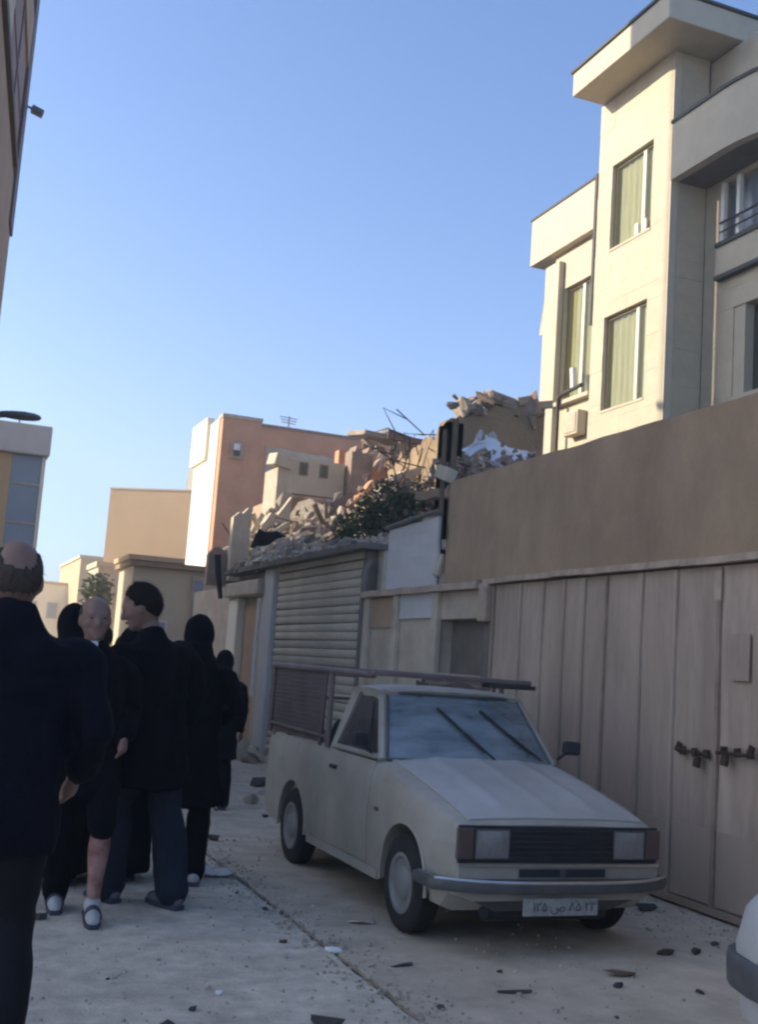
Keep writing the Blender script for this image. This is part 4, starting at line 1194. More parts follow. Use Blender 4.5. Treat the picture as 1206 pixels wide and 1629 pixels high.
# wheels
def wheel(yc, sg):
    x0 = CX + sg * .645
    wo = MB()
    pr = [(-.02, .165), (-.07, .172), (-.08, .23), (-.068, .265), (-.045, .282), (.045, .282), (.068, .265), (.08, .23), (.07, .172), (.02, .165)]
    ty = wo.lathe(pr, (x0, yc, .282), 'X', 36).build('wheel', M['rubber'], pk, smooth=35)
    rm = MB().lathe([(sg * .045, .178), (sg * .072, .176), (sg * .074, .155), (sg * .055, .14), (sg * .05, .10), (sg * .072, .08), (sg * .082, .05), (sg * .086, .012)], (x0, yc, .282), 'X', 28).build('rim', M['rim'], ty, smooth=30)
for yc in (6.40, 8.60):
    for sg in (-1, 1):
        wheel(yc, sg)
MB().tube([(CX - .6, 6.4, .28), (CX + .6, 6.4, .28)], .04, 8).build('axle', M['trimblack'], pk)
MB().tube([(CX - .6, 8.6, .28), (CX + .6, 8.6, .28)], .05, 8).build('axle', M['trimblack'], pk)
# bed cage and roof rack
rk = MB()
ZR = 1.495
def bar(a, b_, r_=.018, name='rack_bar', m='rackpaint'):
    MB().tube([a, b_], r_, 8).build(name, M[m], pk, smooth=True)
for sg in (-1, 1):
    x = CX + sg * .70
    MB().tube([(x, 9.42, ZR), (x, 8.0, ZR), (x if sg < 0 else CX + .47, 7.10, ZR - .01)], .022, 8).build('rack_bar', M['rackpaint'], pk, smooth=True)
    bar((x, 9.42, 1.02), (x, 7.95, 1.01), .014)
    for y in (7.92, 9.41):
        bar((x, y, .94), (x, y, ZR), .022, 'rack_post')
    bar((x, 8.10, .94), (x, 8.04, ZR), .016, 'rack_post')
    wm = MB()
    for i in range(38):
        y = 8.10 + i * .035
        wm.tube([(x - sg * .02, y, .96), (x - sg * .02, y, ZR)], .0055, 4, False)
    for i in range(15):
        z = .97 + i * .035
        wm.tube([(x - sg * .02, 8.08, z), (x - sg * .02, 9.4, z)], .0055, 4, False)
    tag(wm.build('wire_mesh', M['rackpaint'], pk), kind='stuff')
bar((CX - .70, 9.42, ZR), (CX + .70, 9.42, ZR), .022)
bar((CX - .70, 9.42, 1.25), (CX + .70, 9.42, 1.25), .014)
for y in (8.65, 7.92):
    bar((CX - .70, y, ZR), (CX + .70, y, ZR), .016)
MB().box(CX - .72, CX + .48, 7.06, 7.17, ZR - .01, ZR + .022).build('rack_board', M['rackpaint'], pk, bevel=.006)
MB().box(CX + .14, CX + .50, 7.03, 7.16, ZR - .042, ZR - .012).build('rack_board', M['trimblack'], pk, bevel=.006)
MB().slab(lambda u, v: Vector((CX + .60 + .03 * math.sin(u * 9), 8.20 + 1.18 * u, .55 + .88 * v + .03 * math.sin(u * 7))), 14, 6, (.01, 0, 0)).build('tarp', M['tarp'], pk, smooth=60)
MB().slab(lambda u, v: Vector((CX - .66 + .02 * math.sin(u * 11), 8.62 + .76 * u, .60 + .86 * v + .02 * math.sin(u * 9))), 14, 6, (.01, 0, 0)).build('tarp', M['tarp'], pk, smooth=60)
tag(MB().obox((CX - .45, 8.12, .98), (.3, .2, .26), (.1, .3, .2)).obox((CX - .40, 8.2, .70), (.4, .3, .36), (.05, .1, .4)).build_at('cargo_bundle', M['trimblack'], (CX - .42, 8.15, .52), bevel=.05), 'dark bundle in the pickup bed behind the cab', 'bundle')
# ================================================================== PEOPLE
M['skin'] = mat('skin', (.23, .135, .10), .5, .07, 6, (.20, .11, .08), .4, 3, .1, 90)
M['skin_leg'] = mat('leg_skin', (.33, .19, .155), .5, .18, 7, (.15, .045, .038), .8, 11, .15, 80)
M['hair_dark'] = mat('dark_hair', (.016, .012, .010), .85, .4, 30, stretch=(3, 3, 1), bump=.6, bscale=90, spec=.1)
M['hair_brown'] = mat('greying_brown_hair', (.055, .038, .03), .7, .4, 30, stretch=(3, 3, 1), bump=.6, bscale=90)
M['navy'] = mat('navy_jacket_cloth', (.0026, .0036, .009), .88, .25, 5, bump=.4, bscale=120, spec=.15)
M['black_cloth'] = mat('black_cloth', (.0012, .0016, .0042), .9, .3, 5, bump=.4, bscale=120, spec=.12)
M['slate'] = mat('slate_blue_trousers', (.016, .020, .031), .88, .25, 5, bump=.4, bscale=120, spec=.15)
M['grey_cloth'] = mat('charcoal_cloth', (.005, .005, .007), .85, .2, 5, bump=.3, bscale=120)
M['shirt'] = mat('white_shirt', (.55, .56, .60), .8, .06, 8)
M['shoe_pale'] = mat('pale_sneaker', (.40, .39, .38), .7, .15, 12)
M['shoe_dark'] = mat('dark_boot', (.022, .022, .026), .5, .2, 10)
M['shoe_grey'] = mat('scuffed_boot', (.13, .13, .135), .6, .25, 14)
M['sole'] = mat('navy_sole', (.05, .05, .075), .7, .15, 12)
M['eye'] = mat('dark_eye', (.015, .012, .01), .2, .1, 20, bump=0)
M['lips'] = mat('lips', (.25, .11, .09), .5, .1, 20, bump=0)

def limb(mb, pts, rad, n=12, sx=1.0, sy=1.0):
    pts = [Vector(p) for p in pts]
    d0 = (pts[0] - pts[1]).normalized()
    d1 = (pts[-1] - pts[-2]).normalized()
    P_ = [pts[0] + d0 * rad[0] * .95, pts[0] + d0 * rad[0] * .7] + pts + [pts[-1] + d1 * rad[-1] * .7, pts[-1] + d1 * rad[-1] * .95]
    R_ = [rad[0] * .3, rad[0] * .72] + list(rad) + [rad[-1] * .72, rad[-1] * .3]
    mb.tube(P_, R_, n, True, sx, sy)
def ell(mb, c, r, rot=None, nu=16, nv=10, fn=None):
    c = Vector(c)
    vs, fs = [], []
    for j in range(nv + 1):
        th = math.pi * j / nv
        for i in range(nu):
            ph = 2 * math.pi * i / nu
            d = Vector((math.sin(th) * math.cos(ph), math.sin(th) * math.sin(ph), math.cos(th)))
            q = Vector((d.x * r[0], d.y * r[1], d.z * r[2]))
            if fn: q = fn(d, q)
            if rot: q = rot @ q
            vs.append(c + q)
    for j in range(nv):
        for i in range(nu):
            fs.append((j * nu + i, j * nu + (i + 1) % nu, (j + 1) * nu + (i + 1) % nu, (j + 1) * nu + i))
    mb.add(vs, fs)
def rings(mb, rs, n=24, fold=0, seed=0, T=None):
    """stack of ellipses (cx,cy,z,rx,ry) closed at both ends"""
    vs, fs = [], []
    for i, (cx, cy, z, rx, ry) in enumerate(rs):
        for k in range(n):
            a = 2 * math.pi * k / n
            m_ = 1 + fold * (noise.noise(Vector((math.cos(a) * 2.2, math.sin(a) * 2.2, z * .9 + seed))) + .5 * math.sin(a * 7 + seed + 1.5 * noise.noise(Vector((z * 1.5, seed, 0)))))
            p = Vector((cx + rx * m_ * math.cos(a), cy + ry * m_ * math.sin(a), z))
            vs.append(T(p) if T else p)
    for i in range(len(rs) - 1):
        for k in range(n):
            fs.append((i * n + k, i * n + (k + 1) % n, (i + 1) * n + (k + 1) % n, (i + 1) * n + k))
    fs += [tuple(range(n - 1, -1, -1)), tuple(range((len(rs) - 1) * n, len(rs) * n))]
    mb.add(vs, fs)
def remeshed(mb, name, m, parent, vox, folds=0.0, seed=0, smooth_it=3):
    me = mb.mesh(name)
    o = link_mesh(name, me, m, None)
    mods = [('REMESH', dict(mode='VOXEL', voxel_size=vox)), ('SMOOTH', dict(factor=.5, iterations=smooth_it))]
    me2 = evaluated(o, mods)
    bpy.data.meshes.remove(me) if False else None
    o.data = me2
    if not me2.materials: me2.materials.append(m)
    if folds:
        vn = [v.normal.copy() for v in me2.vertices]
        for v, nn in zip(me2.vertices, vn):
            p = v.co
            f = noise.noise(Vector((p.x * 9, p.y * 9, p.z * 3.5 + seed))) + .6 * noise.noise(Vector((p.x * 5 + p.z * 9, p.y * 5 - p.z * 7, p.z * 11 + seed))) + .35 * noise.noise(Vector((p.x * 22, p.y * 22, p.z * 10 + seed)))
            v.co = p + nn * folds * f
    for p in me2.polygons: p.use_smooth = True
    o.parent = parent
    return o

def person(label, loc, yaw, H=1.78, lean=0.0, side=0.0, head_yaw=0.0, head_pitch=0.0, arms=None, legs=None, top='black_cloth', bottom='grey_cloth',
           shoe='shoe_dark', hem=.82, hair='full', coat_flare=.0, wide=1.0, bare_leg=None, shirt=False, vox=.011, group=None, seed=0, scarf=False, chador=False, hood=False, sink=0.0):
    k = H / 1.78
    root = bpy.data.objects.new('person', None)
    COL.objects.link(root)
    tag(root, label, 'person', group)
    root.location = loc
    root.rotation_euler = (0, 0, yaw)
    root.scale = (k, k, k)
    hipz = .93
    LM = Euler((-lean, side, 0)).to_matrix()
    def T(p):
        return LM @ (Vector(p) - Vector((0, 0, hipz))) + Vector((0, 0, hipz))
    legs = legs or {}
    lr = {}
    for sg, nm in ((-1, 'L'), (1, 'R')):
        hip = Vector((sg * .09, 0, .90))
        fwd = legs.get(nm, 0.0)              # stride: ankle offset forward
        lift = legs.get(nm + 'z', 0.0)
        ank = Vector((sg * .095, fwd, .085 + lift))
        mid = (hip + ank) / 2
        L_ = (hip - ank).length
        bend = max(0.0, (.835 ** 2 - L_ ** 2)) ** .5 * .5
        knee = mid + Vector((sg * .01, .03 + bend, .03))
        lr[nm] = (hip, knee, ank)
    arms = arms or {}
    ar = {}
    for sg, nm in ((-1, 'L'), (1, 'R')):
        shd = T((sg * .185 * wide, -.01, 1.43))
        eo = arms.get(nm + 'e', (.07, -.03, -.28))
        wo_ = arms.get(nm + 'w', (.03, .10, -.23))
        el = shd + Vector((sg * eo[0], eo[1], eo[2]))
        wr = el + Vector((sg * wo_[0], wo_[1], wo_[2]))
        ar[nm] = (shd, el, wr)
    # ---------- body: one continuous mesh
    b = MB()
    rings(b, [(0, .0, .84, .13, .10), (0, 0, .92, .155, .115), (0, 0, 1.05, .135, .10), (0, 0, 1.20, .145, .105), (0, 0, 1.34, .15, .10), (0, -.005, 1.41, .125, .08), (0, -.01, 1.46, .08, .065)], 20, T=T)
    limb(b, [T((0, -.01, 1.44)), T((0, .005, 1.53)), T((0, .02, 1.58))], [.062, .056, .056])
    for nm in 'LR':
        hip, kn, an = lr[nm]
        limb(b, [hip, hip.lerp(kn, .5), kn, kn.lerp(an, .3) + Vector((0, -.028, 0)), kn.lerp(an, .62) + Vector((0, -.012, 0)), an], [.085, .075, .054, .063, .047, .034])
        limb(b, [an + Vector((0, -.02, -.03)), an + Vector((0, .12, -.05))], [.04, .032])
        s_, e_, w2 = ar[nm]
        limb(b, [s_ + Vector((-.045 if nm == 'R' else .045, 0, -.05)), s_.lerp(e_, .5), e_, e_.lerp(w2, .3), w2], [.045, .045, .04, .04, .026])
        # hand: palm, four fingers, thumb
        d = (w2 - e_).normalized()
        sd = d.cross(Vector((0, 1, 0))).normalized() if abs(d.y) < .9 else Vector((1, 0, 0))
        sgn = -1 if nm == 'L' else 1
        fwdv = sd.cross(d).normalized()
        if fwdv.y < 0: fwdv = -fwdv
        pc = w2 + d * .05
        limb(b, [w2 + d * .02, w2 + d * .085], [.024, .030], 10, 1, 1)
        inw = Vector((-sgn, 0, 0))
        for q, (off, ln_) in enumerate(((.030, .070), (.010, .080), (-.010, .074), (-.028, .058))):
            p0 = w2 + d * .085 + fwdv * off
            p1 = p0 + d * ln_ * .5 + inw * .006
            p2 = p1 + (d * .8 + inw * .6).normalized() * ln_ * .5
            limb(b, [p0, p1, p2], [.0095, .009, .0075], 7)
        t0 = w2 + d * .035 + fwdv * .025
        t1 = t0 + (d * .6 + fwdv * .7 + inw * .2).normalized() * .035
        limb(b, [t0, t1, t1 + (d + inw * .3).normalized() * .03], [.012, .0105, .009], 7)
    # head
    hc = Vector((0, .03, 1.665))
    HM = Euler((-head_pitch, 0, head_yaw)).to_matrix()
    neck = Vector((0, .005, 1.56))
    def TH(p):
        return T(neck + HM @ ((Vector(p) - neck) * 1.1) - Vector((0, 0, sink)))
    hb_ = MB()
    ell(hb_, hc, (.074, .096, .112), nu=20, nv=14)
    ell(hb_, hc + Vector((0, -.012, .018)), (.078, .092, .098), nu=20, nv=14)
    ell(hb_, hc + Vector((0, .032, -.062)), (.052, .058, .058))
    ell(hb_, hc + Vector((0, .068, -.092)), (.026, .022, .022))
    limb(hb_, [hc + Vector((0, .088, .012)), hc + Vector((0, .108, -.028))], [.011, .016], 8)
    limb(hb_, [hc + Vector((-.038, .080, .024)), hc + Vector((.038, .080, .024))], [.014, .014], 8)
    for sg in (-1, 1):
        ell(hb_, hc + Vector((sg * .077, -.008, -.012)), (.011, .019, .032), nu=10, nv=8)
        ell(hb_, hc + Vector((sg * .040, .060, -.022)), (.024, .022, .024), nu=10, nv=8)
        ell(hb_, hc + Vector((sg * .032, .070, .004)), (.020, .018, .016), nu=10, nv=8)
    hb_.v = [TH(p) for p in hb_.v]
    b.add(hb_.v, hb_.f)
    bo = remeshed(b, 'body', M['skin'], root, vox, 0, smooth_it=2)
    if bare_leg:
        bo.data.materials.append(M['skin_leg'])
        for pg in bo.data.polygons:
            if pg.center.z < .6: pg.material_index = 1
    # eyes and mouth
    fe = MB()
    for sg in (-1, 1):
        ell(fe, TH(hc + Vector((sg * .032, .086, .004))), (.009, .006, .005), nu=8, nv=6)
    fe.build('eyes', M['eye'], None, smooth=60).parent = bo
    fm = MB()
    ell(fm, TH(hc + Vector((0, .088, -.062))), (.022, .008, .007), nu=10, nv=6)
    fm.build('mouth', M['lips'], None, smooth=60).parent = bo
    # ---------- hair
    if hair and not chador:
        hm = MB()
        def hairfn(d, q):
            # d.y forward, d.z up
            n_ = .10 * noise.noise(Vector((d.x * 5, d.y * 5, d.z * 5 + seed)))
            if hair == 'full':
                lim = lerp_tab([(-1, -.86), (-.45, -.74), (-.27, -.45), (-.12, -.12), (.0, -.10), (.08, -.24), (.24, -.18), (.34, .12), (.5, .42), (.7, .60), (1, .70)], d.y) + n_ * .6
                f = 1.02 + .10 * min(1, (d.z - lim) / .55) ** .6 if d.z > lim else .88
            else:   # fringe round a bald crown
                low = lerp_tab([(-1, -.72), (-.3, -.5), (-.12, -.12), (.2, -.02), (.35, .2)], d.y)
                high = lerp_tab([(-1, .06), (-.75, .26), (-.4, .66), (.0, .66), (.2, .42), (.3, .2)], d.y) + n_
                f = 1.015 if low < d.z < high and d.y < .3 else .88
            return q * (f + (.022 if hair == 'full' else .008) * noise.noise(d * 9 + Vector((seed, 0, 0))) + (.015 if hair == 'full' else .006) * noise.noise(d * 24))
        ell(hm, hc + Vector((0, -.012, .014)), (.080, .097, .106), nu=44, nv=30, fn=hairfn)
        hm.v = [TH(p) for p in hm.v]
        rs_ = random.Random(seed + 90)
        hv = hm.v[:44 * 31]
        cen = TH(hc + Vector((0, -.012, .014)))
        nst = 0
        while nst < (1500 if hair == 'full' else 700):
            i_ = rs_.randrange(44 * 31)
            th_, ph_ = math.pi * (i_ // 44) / 30, 2 * math.pi * (i_ % 44) / 44
            dd = Vector((math.sin(th_) * math.cos(ph_), math.sin(th_) * math.sin(ph_), math.cos(th_)))
            nst += 1
            if hairfn(dd, Vector((1, 0, 0))).length < .97: continue
            p = hm.v[i_]
            out = (p - cen).normalized()
            tg = Vector((rs_.gauss(0, .6), rs_.gauss(0, .6), -1.0 + rs_.gauss(0, .5)))
            tg = (tg - out * tg.dot(out)).normalized()
            dr = (tg + out * rs_.uniform(.1, .55)).normalized() * rs_.uniform(.015, .04)
            wv = out.cross(tg) * .0016
            hm.add([p - wv - out * .004, p + wv - out * .004, p + dr], [(0, 1, 2)])
        hm.build('hair', M['hair_dark' if hair == 'full' else 'hair_brown'], None, smooth=60).parent = bo
    if hood or chador:
        hm = MB()
        def hoodfn(d, q):
            f = 1.0 if (d.y < .45 or d.z > .75) else .72
            return q * (f + .03 * noise.noise(d * 4 + Vector((seed, 0, 0))))
        ell(hm, hc + Vector((0, -.015, -.01)), (.098, .118, .135), nu=36, nv=24, fn=hoodfn)
        rings(hm, [(0, -.03, 1.36, .17, .12), (0, -.03, 1.46, .15, .11), (0, -.02, 1.54, .10, .095), (0, -.02, 1.60, .088, .09)], 24)
        hm.v = [TH(p) for p in hm.v]
        remeshed(hm, 'head_scarf', M[top], root, .012, .004, seed)
    # ---------- jacket
    j = MB()
    w_ = wide
    rs = [(0, .0, hem, .175 * w_ + coat_flare, .135 + coat_flare)]
    if hem < .6:
        rs += [(0, 0, (hem + .95) / 2, .175 * w_ + coat_flare * .5, .14 + coat_flare * .4)]
    rs += [(0, 0, .96, .178 * w_, .138), (0, 0, 1.08, .172 * w_, .135), (0, 0, 1.22, .185 * w_, .14), (0, -.01, 1.34, .20 * w_, .142), (0, -.012, 1.42, .185 * w_, .12), (0, -.01, 1.475, .12, .09), (0, 0, 1.525, .078, .076), (0, .004, 1.545, .070, .070)]
    rings(j, rs, 28, T=lambda p: T(p) if p.z > .9 else Vector((p.x, p.y, p.z)))
    for nm in 'LR':
        s_, e_, w2 = ar[nm]
        limb(j, [s_ + Vector((-.03 if nm == 'R' else .03, 0, -.035)), s_.lerp(e_, .22), s_.lerp(e_, .6), e_, e_.lerp(w2, .5), w2.lerp(e_, .06)], [.072, .076, .070, .062, .056, .050], 14)
    if sink:
        rings(j, [(0, -.01, 1.46, .135, .105), (0, -.005, 1.52, .098, .092), (0, 0, 1.56, .088, .088), (0, .004, 1.575, .082, .083)], 24, T=T)
    remeshed(j, 'jacket', M[top], root, max(vox, .013), .017, seed, 7)
    if shirt:
        sm = MB()
        sm.prism([T((-.020, .085, 1.55)), T((.026, .085, 1.55)), T((.028, .150, 1.45)), T((.006, .165, 1.39)), T((-.012, .155, 1.45))], (0, .012, 0))
        sm.build('shirt_front', M['shirt'], None).parent = root
    # ---------- trousers
    t = MB()
    rings(t, [(0, 0, .80, .155, .12), (0, 0, .90, .165, .125), (0, 0, 1.0, .16, .12)], 20)
    tw = legs.get('wide', 1.0)
    for nm in 'LR':
        hip, kn, an = lr[nm]
        if bare_leg and nm in bare_leg:
            limb(t, [hip, hip.lerp(kn, .5), kn.lerp(an, .02)], [.10, .092, .078], 14)
        else:
            limb(t, [hip, hip.lerp(kn, .5), kn, kn.lerp(an, .3) + Vector((0, -.018, 0)), kn.lerp(an, .65) + Vector((0, -.01, 0)), an], [.10, .094 * tw, .082 * tw, .086 * tw, .08 * tw, .078 * tw], 14)
    remeshed(t, 'trousers', M[bottom], root, max(vox, .013), .010, seed + 5)
    # ---------- shoes
    for nm in 'LR':
        hip, kn, an = lr[nm]
        toe = .16
        s_ = MB()
        limb(s_, [an + Vector((0, -.045, -.035)), an + Vector((0, .05, -.035)), an + Vector((0, toe, -.05))], [.043, .046, .034], 12)
        limb(s_, [an + Vector((0, -.01, -.02)), an + Vector((0, -.005, .06 if shoe != 'shoe_pale' else .015))], [.045, .05], 12)
        so_ = remeshed(s_, 'shoe', M[shoe], root, .008, 0)
        if shoe == 'shoe_pale':
            for yy in (-.035, .035, .075):
                st_ = MB().tube([an + Vector((.047 * math.cos(R(q)), yy + .012 * math.sin(R(q)), -.052 + .064 * math.sin(R(q)))) for q in range(0, 181, 18)], .0065, 6)
                st_.build('stripe', M['sole'], None, smooth=60).parent = so_
        # sole
        sl_ = MB()
        outl = [(-.036, -.085), (.036, -.085), (.046, .02), (.044, .13), (.025, .195), (-.025, .195), (-.044, .13), (-.046, .02)]
        sl_.prism([an + Vector((x, y, -.085)) for x, y in outl], (0, 0, .028))
        sl_.build('sole', M['sole'], None, bevel=.005).parent = so_
    # ---------- chador
    if chador:
        c_ = MB()
        rings(c_, [(0, -.02, hem - .35, .27, .27), (0, -.02, .55, .25, .24), (0, -.01, .95, .24, .20), (0, 0, 1.25, .25, .19), (0, -.01, 1.40, .215, .15), (0, -.01, 1.50, .14, .115)], 48, .07, seed)
        remeshed(c_, 'chador', M[top], root, .015, .012, seed)
    return root

IN_POCKET = dict(Le=(.07, -.06, -.27), Lw=(-.04, .17, -.16), Re=(.07, -.06, -.27), Rw=(-.04, .17, -.16))
HANG = dict(Le=(.06, -.02, -.29), Lw=(.0, .06, -.25), Re=(.06, -.02, -.29), Rw=(.0, .06, -.25))
CROWD = 'people walking up the street'
p1 = person('bald man in navy jacket, nearest walker at the left edge', (.275, 4.22, 0), R(-4), 1.92, lean=.05, head_yaw=R(6), arms=IN_POCKET, legs=dict(L=.16, R=-.16, Rz=.03), top='navy', bottom='grey_cloth', hair='fringe', hem=.76, wide=1.27, vox=.010, group=CROWD, seed=1, sink=.03)
p2 = person('person in black head covering just right of the bald man at the left edge', (.93, 7.95, 0), R(4), 1.80, arms=HANG, legs=dict(L=.1, R=-.1), top='black_cloth', bottom='black_cloth', chador=True, hair=None, hem=.42, vox=.013, group=CROWD, seed=2)
p3 = person('balding man facing the camera with one bare bruised shin and sneakers', (.97, 6.92, 0), R(176), 1.82, lean=.03, side=.06, head_yaw=R(6), arms=IN_POCKET, legs=dict(L=.14, R=-.20), top='black_cloth', bottom='black_cloth', shoe='shoe_pale', hem=.66, coat_flare=.03, bare_leg='L', hair='fringe', shirt=True, group=CROWD, seed=3)
p4 = person('young man in black jacket and slate blue wide trousers looking left', (1.39, 7.22, 0), R(28), 1.95, lean=.07, side=-.07, head_yaw=R(42), head_pitch=R(14), arms=dict(Le=(.07, .02, -.28), Lw=(-.05, .16, -.18), Re=(.10, -.05, -.27), Rw=(-.02, .12, -.20)), legs=dict(L=.14, R=-.18, wide=1.2), top='black_cloth', bottom='slate', shoe='shoe_grey', hem=.64, wide=1.28, coat_flare=.06, group=CROWD, seed=4)
p5 = person('woman in black headscarf and long black coat right of the young man', (1.80, 7.95, 0), R(-10), 1.80, lean=.04, arms=dict(Le=(.07, -.02, -.28), Lw=(-.06, .14, -.14), Re=(.09, -.02, -.27), Rw=(-.10, .18, -.10)), legs=dict(L=.12, R=-.14), top='black_cloth', bottom='black_cloth', shoe='shoe_pale', hem=.50, coat_flare=.07, hood=True, hair=None, wide=1.15, group=CROWD, seed=5)
p6 = person('short person in black at the right end of the crowd', (2.92, 11.6, 0), R(-8), 1.58, arms=HANG, legs=dict(L=.1, R=-.12), top='black_cloth', bottom='black_cloth', hem=.55, coat_flare=.04, hood=True, hair=None, wide=1.1, vox=.016, group=CROWD, seed=6)
p7 = person('far person in black seen between the balding man and the young man', (1.78, 12.4, 0), R(10), 1.74, arms=HANG, legs=dict(L=.1, R=-.12), top='black_cloth', bottom='black_cloth', hair='full', vox=.016, group=CROWD, seed=7)
p8 = person('farthest head in the crowd just left of the young man', (2.28, 14.3, 0), R(0), 1.66, arms=HANG, legs=dict(L=-.1, R=.12), top='grey_cloth', bottom='black_cloth', hair='full', vox=.018, group=CROWD, seed=8)
p9 = person('person in long black chador between the bare shin and the young man', (1.36, 8.05, 0), R(6), 1.68, arms=HANG, legs=dict(L=.08, R=-.08), top='black_cloth', bottom='black_cloth', chador=True, hair=None, hem=.42, vox=.013, group=CROWD, seed=9)
# small white logo on the young man's jacket
# ================================================================== SECOND CAR (corner at the right edge)
M['silver'] = mat('silver_white_paint', (.44, .435, .42), .35, .08, 3, bump=0, spec=.5)
c2 = thing('parked_car', 'silver white car with black bumper cut by the right edge', 'car', (3.45, 1.2, 0))
C2X = 3.44
HW2 = [(-1.05, .56), (-.98, .66), (-.8, .72), (-.3, .77), (1.2, .79), (2.6, .765), (2.95, .735), (3.12, .68), (3.22, .60), (3.26, .50)]
ZT2 = [(-1.05, .70), (-.9, .80), (-.2, .86), (.3, .90), (1.6, .92), (2.3, .90), (2.8, .86), (3.05, .80), (3.18, .73), (3.26, .64)]
def sec2(y):
    w_, zt = lerp_tab(HW2, y), lerp_tab(ZT2, y)
    zb = .24
    r_ = [(0, zb), (w_ - .12, zb), (w_ - .04, zb + .04), (w_ - .012, .40), (w_, .56), (w_ - .012, zt - .16), (w_ - .045, zt - .06), (w_ - .10, zt - .015), (w_ - .18, zt), (w_ * .4, zt + .025), (0, zt + .03)]
    return [Vector((C2X + x, y, z)) for x, z in r_] + [Vector((C2X - x, y, z)) for x, z in r_[-2:0:-1]]
ys = [-1.05, -.98, -.9, -.8, -.5, -.2, .3, .8, 1.2, 1.6, 2.0, 2.3, 2.6, 2.8, 2.95, 3.05, 3.12, 3.18, 3.22, 3.26]
rg = [sec2(y) for y in ys]
n_ = len(rg[0])
b = MB().add([p for r_ in rg for p in r_], [(i * n_ + k_, i * n_ + (k_ + 1) % n_, (i + 1) * n_ + (k_ + 1) % n_, (i + 1) * n_ + k_) for i in range(len(ys) - 1) for k_ in range(n_)] + [tuple(range(n_)), tuple(range((len(ys) - 1) * n_, len(ys) * n_))])
body2 = b.build('body', M['silver'], c2)
cut = MB()
for yc in (2.40, -.05):
    for sg in (-1, 1):
        cut.lathe([(sg * .45, .34), (sg * .95, .34)], (C2X, yc, .30), 'X', 32)
cutter = cut.build('cutter', None, c2)
me = evaluated(body2, [('BOOLEAN', dict(object=cutter, operation='DIFFERENCE', solver='EXACT'))])
body2.data = me
bpy.data.objects.remove(cutter)
for p in me.polygons: p.use_smooth = True
bm = bmesh.new(); bm.from_mesh(me)
for e in bm.edges:
    if len(e.link_faces) == 2 and e.calc_face_angle(0) > R(34): e.smooth = False
bm.to_mesh(me); bm.free()
# cabin
gb = [(.30, .0), (1.95, .0)]
cabv = []
for sg in (-1, 1):
    MB().prism([(C2X + sg * .70, .15, .89), (C2X + sg * .70, 1.75, .91), (C2X + sg * .55, 1.30, 1.38), (C2X + sg * .55, .45, 1.38)], (-sg * .01, 0, 0)).build('side_window', M['sideglass'], c2)
    MB().tube([(C2X + sg * .69, 1.78, .90), (C2X + sg * .55, 1.32, 1.38), (C2X + sg * .55, .42, 1.38), (C2X + sg * .69, .10, .88)], .035, 8).build('pillar', M['silver'], c2, smooth=True)
MB().slab(lambda u, v: Vector((C2X + (u * 2 - 1) * .57, .40 + .94 * v, 1.40 + .03 * (1 - (u * 2 - 1) ** 2))), 10, 6, (0, 0, -.04)).build('roof', M['silver'], c2, smooth=50)
MB().slab(lambda u, v: Vector((C2X + (u * 2 - 1) * (.66 - .12 * v), 1.80 - .45 * v, .91 + .47 * v)), 6, 4, (0, .004, 0)).build('rear_window', M['sideglass'], c2)
MB().slab(lambda u, v: Vector((C2X + (u * 2 - 1) * (.66 - .12 * v), .06 + .36 * v, .90 + .48 * v)), 6, 4, (0, .004, 0)).build('windscreen', M['screen'], c2)
# bumper wrapped round the far corner
_bp = [(-lerp_tab(HW2, y) - .018, y) for y in (2.76, 2.85, 2.95, 3.04, 3.12, 3.18, 3.22)] + [(-.50, 3.275), (-.40, 3.292), (-.2, 3.30), (0, 3.302)]
_bp = _bp + [(-x, y) for x, y in _bp[-2::-1]]
def bp2(t):
    q = min(max(t, 0), 1) * (len(_bp) - 1)
    i = min(int(q), len(_bp) - 2)
    r_ = q - i
    return Vector((C2X + _bp[i][0] * (1 - r_) + _bp[i + 1][0] * r_, _bp[i][1] * (1 - r_) + _bp[i + 1][1] * r_, 0))
bv, bf = [], []
bprof2 = [(-.01, .40), (-.022, .42), (-.026, .49), (-.016, .525), (.0, .532), (.05, .52), (.05, .41)]
NB = 48
for i in range(NB + 1):
    p = bp2(i / NB)
    d = (bp2(min(1, i / NB + .012)) - bp2(max(0, i / NB - .012))).normalized()
    nn = Vector((-d.y, d.x, 0))
    for o_, z in bprof2: bv.append(p + nn * (-o_ * .8) + Vector((0, 0, z)))
k_ = len(bprof2)
bf = [(i * k_ + j, i * k_ + (j + 1) % k_, (i + 1) * k_ + (j + 1) % k_, (i + 1) * k_ + j) for i in range(NB) for j in range(k_)] + [tuple(range(k_)), tuple(range(NB * k_, NB * k_ + k_))]
M['bumper2'] = mat('black_plastic_bumper', (.085, .085, .085), .55, .2, 10)
MB().add(bv, bf).build('bumper', M['bumper2'], c2, smooth=50)
for sg in (-1, 1):
    MB().box(C2X + sg * .38 - .09, C2X + sg * .38 + .09, 3.20, 3.272, .575, .64).build('tail_lamp', M['amber'], c2, bevel=.02)
for yc in (2.40, -.05):
    for sg in (-1, 1):
        x0 = C2X + sg * .69
        ty = MB().lathe([(-.02, .17), (-.07, .18), (-.085, .24), (-.07, .28), (-.045, .295), (.045, .295), (.07, .28), (.085, .24), (.07, .18), (.02, .17)], (x0, yc, .295), 'X', 32).build('wheel', M['rubber'], c2, smooth=35)
        MB().lathe([(sg * .05, .185), (sg * .075, .18), (sg * .06, .14), (sg * .075, .06), (sg * .085, .01)], (x0, yc, .295), 'X', 24).build('rim', M['rim'], ty, smooth=30)

c2.location += Vector((.37, .68, 0))

